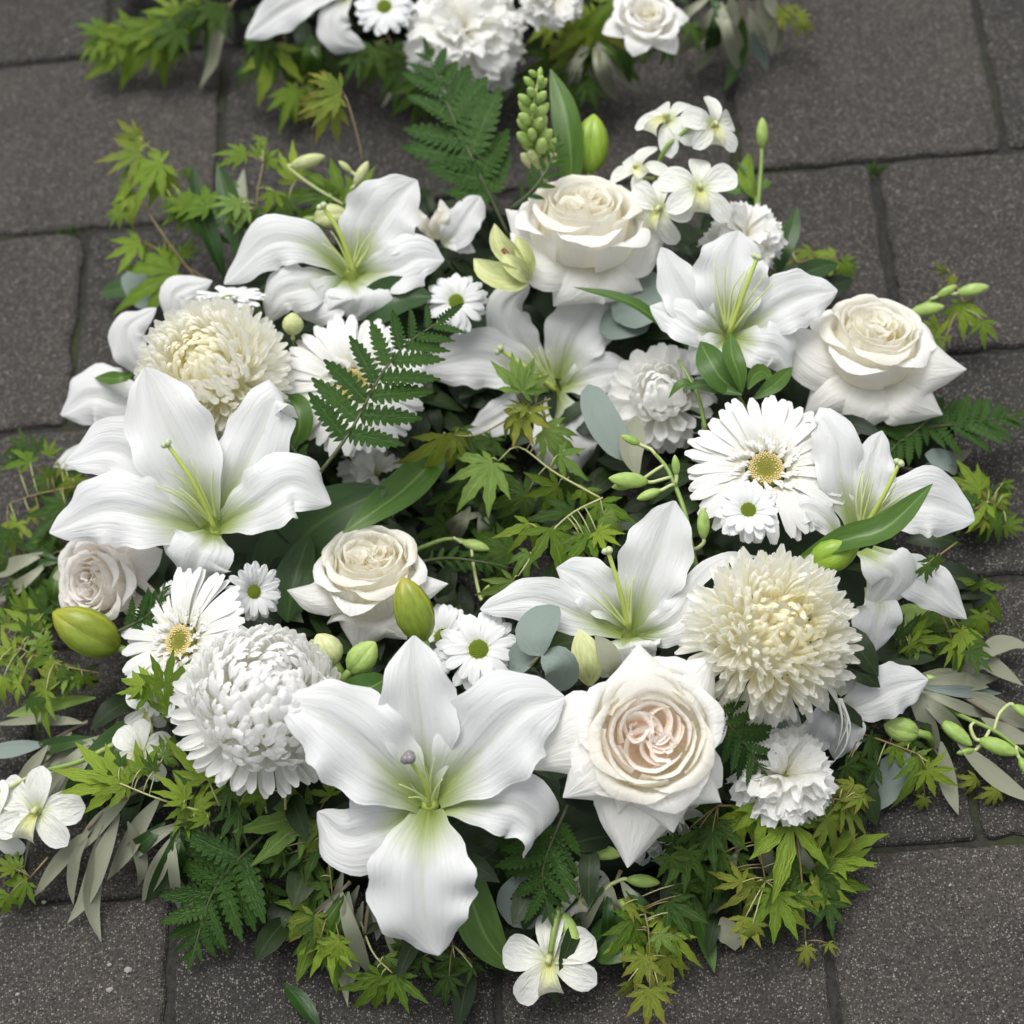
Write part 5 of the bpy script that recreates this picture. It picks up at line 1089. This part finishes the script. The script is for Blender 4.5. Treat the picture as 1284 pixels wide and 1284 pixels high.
maple('large-leaved maple sprig close behind the lily pistil', [(440, 262, .09), (410, 242, .10), (372, 225, .105)], [(430, 250, 175, 72), (425, 252, 200, 60), (372, 226, 130, 40), (445, 245, 70, 40), (362, 250, 240, 55, 'mapled'), (400, 280, 200, 45, 'mapled')])
maple('slender reddish maple shoot hanging in front of the second wreath', [(456, 204, .10), (444, 155, .12), (431, 117, .13), (412, 100, .13)], [
  (428, 112, 165, 40, 'mapler'), (426, 122, 190, 44, 'mapler'), (420, 128, 235, 46, 'mapler'), (415, 104, 150, 26, 'mapler')])
maple('fresh maple leaves spilling onto the paving beside the half hidden lily', [(95, 610, .045), (45, 620, .04), (10, 632, .03)], [
  (38, 580, 140, 44), (40, 578, 70, 38), (36, 582, 200, 40), (22, 655, 250, 48), (24, 655, 200, 40), (24, 656, 310, 40), (60, 600, 240, 40, 'mapled'), (80, 640, 220, 46, 'mapled'), (92, 600, 280, 50), (10, 700, 240, 40, 'mapled'), (40, 700, 270, 44, 'mapled')])
maple('bright maple leaves crowding round the fat yellow-green lily bud', [(130, 845, .05), (80, 835, .05), (30, 815, .045), (5, 795, .04)], [
  (34, 770, 95, 34), (50, 792, 140, 46), (52, 790, 60, 40), (18, 822, 170, 46), (18, 826, 230, 42), (66, 822, 200, 46), (66, 826, 260, 40), (64, 820, 20, 40), (26, 858, 200, 44), (58, 866, 235, 54), (60, 866, 290, 50), (100, 845, 210, 40), (104, 848, 300, 40), (8, 782, 120, 34), (4, 850, 240, 40)])
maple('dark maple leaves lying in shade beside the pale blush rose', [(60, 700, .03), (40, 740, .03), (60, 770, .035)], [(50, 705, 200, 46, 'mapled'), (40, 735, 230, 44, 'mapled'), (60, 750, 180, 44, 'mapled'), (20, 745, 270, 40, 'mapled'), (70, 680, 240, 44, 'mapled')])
maple('maple sprig with large pointed leaves below the small white orchid', [(262, 1020, .06), (200, 1002, .07), (150, 982, .075)], [
  (148, 982, 165, 74), (150, 980, 110, 62), (148, 986, 200, 56), (178, 972, 105, 46), (180, 974, 70, 40), (234, 1003, 135, 62), (236, 1004, 100, 54), (234, 1010, 245, 56), (232, 1008, 200, 52), (238, 1012, 290, 46)], twigmat='twigg')
maple('maple leaf standing against the front of the incurved chrysanthemum', [(275, 1010, .08), (262, 980, .09)], [(258, 978, 108, 68), (259, 978, 82, 62)], twigmat='twigg')
maple('folded maple leaf pointing up beside the wide open lily petal', [(358, 1015, .08), (357, 978, .09)], [(357, 975, 78, 74), (356, 975, 108, 62)], twigmat='twigg')
maple('pale maple leaves drooping directly beneath the incurved chrysanthemum', [(335, 1020, .07), (328, 1000, .075), (316, 990, .08)], [(318, 990, 195, 62, 'maple'), (317, 992, 235, 66, 'mapled'), (314, 988, 160, 40), (300, 1010, 240, 50, 'mapled')], twigmat='twigg')
maple('bright maple leaves hanging under the wide open lily, points touching the paving', [(400, 1018, .07), (412, 1080, .055), (418, 1135, .04)], [
  (388, 1022, 190, 78, 'maplep'), (388, 1024, 262, 72), (390, 1020, 120, 40), (414, 1032, 262, 66), (414, 1034, 230, 50), (412, 1134, 248, 92), (414, 1136, 215, 74), (416, 1136, 285, 74), (426, 1180, 250, 62), (350, 1050, 240, 50, 'mapled'), (380, 1080, 230, 56, 'mapled')])
maple('pair of long-fingered maple leaves lying on the paving under the wide open lily', [(450, 1150, .035), (468, 1195, .03), (492, 1220, .025)], [(478, 1224, 238, 76), (480, 1224, 262, 70), (496, 1222, 288, 74), (494, 1222, 262, 66)], twigmat='twigg')
maple('dark maple leaves on the paving between the wide open lily and the orchid', [(560, 1150, .035), (568, 1185, .025)], [(570, 1200, 258, 58, 'mapled'), (572, 1200, 288, 50, 'mapled'), (566, 1200, 230, 50, 'mapled'), (585, 1150, 270, 50, 'maple'), (530, 1200, 240, 44, 'mapled')])
maple('small maple leaf hanging beside the grey olive sprig at the orchid', [(60, 1075, .03), (38, 1100, .025)], [(34, 1106, 222, 56), (30, 1108, 190, 44), (38, 1106, 265, 46), (34, 1104, 160, 30)])
maple('drooping yellow-green maple leaves below the green buds and white orchid', [(800, 1120, .045), (812, 1160, .04), (815, 1200, .03)], [
  (796, 1152, 248, 62, 'maple'), (800, 1152, 280, 58), (808, 1200, 255, 66, 'mapler'), (812, 1200, 275, 66, 'mapler'), (836, 1200, 250, 48, 'mapler'), (830, 1150, 280, 54), (846, 1170, 270, 50), (838, 1130, 300, 52, 'mapled'), (815, 1240, 265, 44, 'mapler')])
maple('dense maple foliage drooping beneath the frilled carnation', [(900, 1010, .065), (925, 1015, .06), (950, 1060, .05), (960, 1105, .04)], [
  (934, 1018, 262, 66), (932, 1018, 225, 54), (938, 1018, 300, 54), (900, 1030, 250, 62, 'mapled'), (876, 1040, 265, 66, 'mapled'), (862, 1066, 270, 70, 'mapled'), (948, 1106, 258, 70, 'mapler'), (946, 1108, 225, 54, 'mapler'), (968, 1106, 282, 66), (975, 1120, 265, 60), (920, 1070, 250, 58, 'mapled'), (990, 1080, 270, 62, 'mapled'), (890, 1090, 265, 60, 'mapled'), (985, 1130, 255, 54), (935, 1150, 262, 46, 'mapler')])
maple('long pointed maple leaf trailing beside the carnation with thin hanging shoot', [(970, 1010, .07), (996, 1035, .06), (1005, 1100, .04), (1010, 1180, .012)], [(982, 1010, 240, 66), (992, 1030, 268, 86, 'maple'), (1011, 1188, 270, 30, 'mapler'), (1000, 1120, 285, 36, 'mapler'), (980, 1012, 330, 40)])
maple('reddish young maple shoot at the outer edge of the frilled carnation', [(960, 1028, .07), (1010, 1018, .07), (1045, 1002, .065), (1058, 1005, .06)], [
  (1046, 1012, 245, 44, 'mapler'), (1050, 1014, 275, 48, 'mapler'), (1058, 1004, 285, 62, 'mapler'), (1062, 1006, 270, 62, 'mapler'), (1060, 1000, 172, 36, 'mapler')])
maple('green maple leaves reaching sideways over the paving below the carnation', [(985, 1075, .035), (1010, 1090, .03), (1022, 1100, .025)], [
  (1018, 1085, 3, 78), (1020, 1086, 320, 60), (1018, 1110, 340, 72), (1018, 1112, 318, 60), (1020, 1098, 342, 86), (1012, 1080, 60, 40)])
maple('curled fresh maple leaves at the outer tip of the crumpled lily', [(1200, 660, .035), (1235, 630, .03), (1258, 640, .02)], [
  (1240, 610, 178, 54), (1240, 618, 200, 50), (1238, 632, 200, 62), (1238, 634, 235, 56), (1242, 636, 270, 40), (1250, 622, 300, 30), (1230, 615, 160, 44)])
maple('five-pointed maple leaf lying flat across the crumpled lily petal', [(1200, 680, .09), (1178, 696, .10)], [(1174, 698, 262, 46, 'leaf'), (1174, 697, 200, 38, 'leaf'), (1176, 697, 320, 40, 'leaf')])
maple('maple leaves hanging below the crumpled lily over the trailing sprig', [(1130, 790, .05), (1160, 770, .05), (1180, 760, .045)], [
  (1172, 765, 310, 66, 'maplep'), (1170, 766, 268, 40, 'maplep'), (1140, 808, 345, 60), (1138, 812, 200, 40), (1142, 806, 20, 40), (1228, 732, 265, 60, 'maple', .03), (1230, 770, 268, 54, 'maple', .025), (1205, 790, 300, 60), (1195, 805, 280, 54), (1215, 815, 320, 50, 'mapled')])
maple('dark maple leaves lying under the lily with bare stamens', [(1080, 920, .04), (1110, 930, .035), (1150, 945, .03)], [
  (1122, 934, 292, 52), (1124, 932, 250, 44), (1152, 950, 286, 52), (1150, 952, 240, 48), (1156, 950, 330, 46), (1090, 925, 300, 46, 'mapled'), (1070, 945, 280, 54, 'mapled'), (1160, 1000, 250, 30, 'mapler', .01), (1060, 960, 320, 50, 'mapled'), (1250, 990, 240, 36, 'mapler', .012), (1100, 960, 200, 50, 'mapled')])
maple('maple leaf and red shoot beside the pale buds near the reflexed cream rose', [(1185, 425, .03), (1195, 400, .035), (1208, 380, .035), (1192, 345, .035)], [(1208, 380, 262, 46), (1210, 380, 305, 58), (1206, 380, 225, 40), (1186, 338, 200, 26, 'mapler'), (1188, 336, 300, 22, 'mapler'), (1170, 425, 90, 34), (1180, 440, 120, 30)])
maple('thin pale maple leaves curling beyond the white carnation over the paving', [(1000, 330, .04), (1030, 322, .035), (1052, 326, .03)], [(1048, 322, 190, 44), (1046, 328, 220, 44), (1060, 330, 285, 40), (1056, 326, 330, 26), (985, 300, 150, 36)])
# inside the ring
maple('pale maple leaf laid over the lily petals inside the wreath opening', [(700, 545, .08), (668, 512, .10), (648, 495, .11)], [(650, 490, 100, 56, 'maplep', .125), (652, 490, 30, 52, 'maplep', .125), (648, 490, 152, 54, 'maplep', .125), (655, 492, 65, 50, 'maplep', .125)], twigmat='twig')
maple('reddish maple shoot with drooping leaves at the opening beside the fern-crossed gerbera', [(690, 500, .11), (650, 518, .10), (600, 545, .10), (560, 545, .10)], [
  (556, 545, 262, 84, 'mapler', .105), (552, 546, 220, 50, 'mapler', .105), (570, 544, 300, 50, 'mapler', .10), (590, 548, 250, 60, 'mapled', .09), (648, 516, 250, 44, 'mapler', .11), (654, 516, 290, 50, 'mapler', .11), (660, 512, 170, 34, 'mapler', .115), (600, 560, 280, 64, 'mapled', .08)])
maple('green maple leaves dangling over the dark wreath opening', [(752, 624, .09), (695, 592, .09), (650, 560, .095), (625, 578, .09)], [
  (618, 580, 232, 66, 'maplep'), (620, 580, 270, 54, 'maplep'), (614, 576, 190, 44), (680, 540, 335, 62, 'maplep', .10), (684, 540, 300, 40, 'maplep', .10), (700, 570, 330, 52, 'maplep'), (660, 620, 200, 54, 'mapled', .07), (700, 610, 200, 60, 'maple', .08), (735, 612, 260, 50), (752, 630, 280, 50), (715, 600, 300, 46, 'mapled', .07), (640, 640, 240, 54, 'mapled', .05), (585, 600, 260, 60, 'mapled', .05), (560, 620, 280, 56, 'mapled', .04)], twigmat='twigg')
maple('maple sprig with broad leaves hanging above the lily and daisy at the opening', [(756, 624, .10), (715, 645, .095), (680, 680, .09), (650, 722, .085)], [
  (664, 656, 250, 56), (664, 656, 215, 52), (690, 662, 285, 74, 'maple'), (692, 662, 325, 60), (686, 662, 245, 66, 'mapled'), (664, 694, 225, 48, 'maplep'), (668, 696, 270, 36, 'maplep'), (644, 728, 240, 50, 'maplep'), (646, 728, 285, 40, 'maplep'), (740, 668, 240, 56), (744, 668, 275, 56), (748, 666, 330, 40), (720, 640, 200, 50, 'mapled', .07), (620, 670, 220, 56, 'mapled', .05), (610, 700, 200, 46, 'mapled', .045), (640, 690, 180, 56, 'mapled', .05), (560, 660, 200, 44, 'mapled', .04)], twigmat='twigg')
maple('little maple leaves creeping over the gerbera beside the incurved chrysanthemum', [(215, 905, .08), (205, 870, .10), (180, 860, .105)], [(206, 862, 75, 40, 'maple', .12), (204, 864, 120, 36, 'maple', .12), (178, 860, 170, 44, 'maple', .12), (190, 866, 200, 40, 'maple', .115), (212, 895, 90, 40, 'maple', .10)])
# second wreath
maple('drooping maple leaves trailing sideways from the second wreath onto the paving', [(290, 5, .06), (210, 22, .05), (150, 42, .04), (120, 45, .035)], [
  (132, 48, 200, 66), (134, 46, 215, 60), (128, 42, 150, 36), (172, 44, 218, 66), (176, 42, 232, 60), (200, 32, 235, 62), (206, 32, 255, 54), (240, 15, 245, 56), (250, 10, 265, 54, 'mapled'), (222, 20, 130, 36), (270, 5, 260, 60, 'mapled'), (120, 46, 60, 26)])
maple('maple leaves hanging below the blurred lily of the second wreath', [(350, 20, .07), (360, 60, .05), (375, 105, .03)], [
  (345, 58, 262, 76), (350, 60, 285, 60, 'mapled'), (338, 62, 235, 40), (370, 112, 250, 48), (380, 110, 280, 40), (365, 80, 300, 56, 'mapled'), (390, 60, 270, 54, 'mapled'), (400, 125, 240, 40, 'mapler'), (330, 40, 250, 50, 'mapled'), (405, 90, 200, 40)])
maple('yellow-green hanging leaves between the carnation and rose of the second wreath', [(760, -10, .08), (740, 30, .06), (720, 70, .04)], [
  (742, 20, 245, 80, 'mapler'), (748, 22, 225, 70, 'maple'), (735, 40, 262, 66, 'mapler'), (720, 60, 235, 54, 'mapler'), (715, 90, 270, 46, 'mapled'), (730, 100, 290, 40, 'mapled'), (770, 0, 250, 60, 'maple'), (700, 20, 215, 40, 'maple'), (660, 100, 280, 40, 'mapled'), (690, 70, 250, 50, 'mapled')])
maple('small orange-tinged maple shoot at the end of the second wreath', [(970, -10, .05), (978, 8, .04)], [(978, 10, 240, 34, 'mapler'), (984, 10, 300, 30, 'mapler'), (1000, 22, 20, 20, 'mapler'), (1004, 26, 300, 24, 'mapler')])
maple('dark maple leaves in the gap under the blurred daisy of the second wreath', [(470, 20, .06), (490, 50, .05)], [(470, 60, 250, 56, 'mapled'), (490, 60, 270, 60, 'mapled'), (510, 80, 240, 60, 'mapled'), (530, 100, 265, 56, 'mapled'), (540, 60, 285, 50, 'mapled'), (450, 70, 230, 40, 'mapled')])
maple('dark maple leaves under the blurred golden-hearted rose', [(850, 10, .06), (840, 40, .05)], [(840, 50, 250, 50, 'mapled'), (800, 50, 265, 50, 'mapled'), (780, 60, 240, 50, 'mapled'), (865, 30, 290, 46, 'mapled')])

def leaf_fan(label, x, y, h, angs, L, hw, mat='olived', mats=None, name='olive_sprig', cat='sprig', seed=0, drop=.02):
    """narrow leaves fanning from one stem; angs: directions seen in the photograph"""
    r = random.Random(seed); lv = []
    for i, an in enumerate(angs):
        l = L*r.uniform(.75, 1.15); ca, sa = math.cos(rad(an)), -math.sin(rad(an)); bx, by = x+r.uniform(-14, 14), y+r.uniform(-10, 10); bend = r.uniform(-.18, .18)
        lv.append(([(bx+ca*l*q-sa*bend*l*q*q, by+sa*l*q+ca*bend*l*q*q, max(.005, h-drop*q*q+(.006 if 0 < q < .7 else 0))) for q in (0, .35, .7, 1)], hw*r.uniform(.8, 1.2), r.choice(mats) if mats else mat))
    return sprig(label, [(x+20*math.cos(rad(angs[0]+180)), y-20*math.sin(rad(angs[0]+180)), h), (x, y, h)], lv, mat, name, cat)
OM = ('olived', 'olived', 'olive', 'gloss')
leaf_fan('dark narrow olive leaves spread under the orchid flowers beside the fat lily bud', 130, 930, .045, (170, 190, 205, 220, 235, 250, 215, 200), 105, 9, mats=OM, seed=1, drop=.035)
leaf_fan('narrow dark leaves crowding between the olive sprig and the hanging fern frond', 215, 1040, .045, (205, 225, 240, 255, 270, 285), 95, 10, mats=OM, seed=2, drop=.038)
leaf_fan('slender olive leaves drooping between the hanging fern and the lily petal', 425, 1120, .045, (225, 245, 255, 265, 280, 235), 110, 9, mats=('olive', 'olived', 'leaf'), seed=3, drop=.038)
leaf_fan('long green leaves hanging in shade below the peach-hearted rose', 770, 1110, .045, (245, 262, 280, 300, 315, 230), 85, 11, mats=('leaf', 'gloss', 'olived'), seed=4, drop=.038)
leaf_fan('dark lance leaves drooping under the reddish maple shoot by the carnation', 985, 1050, .045, (250, 270, 290, 310, 330, 235), 80, 10, mats=('leaf', 'gloss', 'olived'), seed=5, drop=.038)
leaf_fan('grey-green narrow leaves lying beyond the trailing bud stem', 1140, 860, .04, (350, 335, 5, 320, 300, 20), 100, 10, mats=('olive', 'olived', 'euc'), seed=6, drop=.032)
leaf_fan('dark narrow leaves showing between the crumpled lily and the fern on the paving', 1150, 590, .04, (350, 10, 330, 315, 25), 60, 9, mats=OM, seed=7, drop=.03)
leaf_fan('dark lance leaves standing among the maple sprigs behind the arching lily', 300, 300, .06, (110, 130, 150, 95, 165), 85, 10, mats=('gloss', 'leaf', 'olived'), seed=8, drop=.0)
leaf_fan('dark narrow leaves hanging at the centre of the second wreath below the carnation', 560, 70, .055, (230, 250, 262, 275, 290, 310), 75, 9, mats=OM, seed=9, drop=.045)
leaf_fan('long mixed leaves spilling from the second wreath below its golden-hearted rose', 740, 55, .055, (235, 255, 270, 285, 300, 320, 220), 80, 9, mats=('leaf', 'olived', 'olive', 'mapled'), seed=10, drop=.045)
leaf_fan('dense dark leaves hanging under the end of the second wreath beside the orange shoot', 900, 0, .06, (230, 245, 262, 278, 295, 215, 310), 85, 10, mats=OM, seed=11, drop=.05)
leaf_fan('green lance leaves drooping beneath the blurred lily of the second wreath', 400, 45, .055, (225, 245, 262, 280, 300), 70, 9, mats=('leaf', 'olived', 'gloss'), seed=12, drop=.045)
leaf_fan('dark leaves filling the shade beside the pale blush rose', 70, 700, .04, (160, 185, 205, 225, 245, 265), 75, 10, mats=('gloss', 'olived', 'leaf'), seed=13, drop=.032)
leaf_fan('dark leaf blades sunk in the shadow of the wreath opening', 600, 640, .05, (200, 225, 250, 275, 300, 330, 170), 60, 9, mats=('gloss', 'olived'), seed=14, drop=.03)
def pebble(px, py, s, seed):
    p = P(px, py, .0012); r = random.Random(seed); v, f, u = lathe([(-.5, .5), (-.2, .95), (.2, .9), (.5, .45)], 7); v = v*np.array([1, .8, .7])*np.array([[r.uniform(.8, 1.2)] for _ in v])
    single('stone_chip', mk(v*s+p, f, u, M['chip'], smooth=False), 'small pale stone chip lying on the dark paver near the drooping olive leaves', 'stone', 'stone chips on the paver')
M['chip'] = plain_mat('pale_stone', (.20, .19, .18), (.30, .29, .27), .8, 300, .3)
for q, (x, y, s) in enumerate(((161, 1216, .0026), (138, 1241, .0024), (137, 1210, .0016), (55, 1131, .0016), (22, 1247, .0015))): pebble(x, y, s, q)
# ================================================================ far side of the second wreath (outside the photograph): copies of blooms already built
def copy_tree(o, parent=None):
    n = o.copy(); COL.objects.link(n); n.parent = parent
    for ch in o.children: copy_tree(ch, n)
    return n
def plant_far_side():
    tops = [o for o in list(COL.objects) if o.parent is None and o.get('category') in ('lily', 'rose', 'chrysanthemum', 'gerbera', 'daisy', 'carnation', 'maple sprig')]
    d = Vector(RC2-RC); mem = {}
    for i, o in enumerate(tops):
        if 'second wreath' in o['label'] or 'half hidden' in o['label']: continue
        if o['category'] == 'maple sprig' and i % 2: continue
        p = o.location; rel = np.array(p)-RC
        if np.hypot(rel[0], rel[1]) > .36: continue
        if proj(np.array(p)+np.array(d))[1] > -130: continue
        n = copy_tree(o); n.location = p+d
        for ch in n.children: ch.matrix_parent_inverse = Matrix.Translation(-Vector(p))
        n['label'] = ' '.join(o['label'].split(',')[0].split()[:8])+', on the far side of the second wreath'
        n['group'] = 'blooms and leaves on the far side of the second wreath'
plant_far_side()
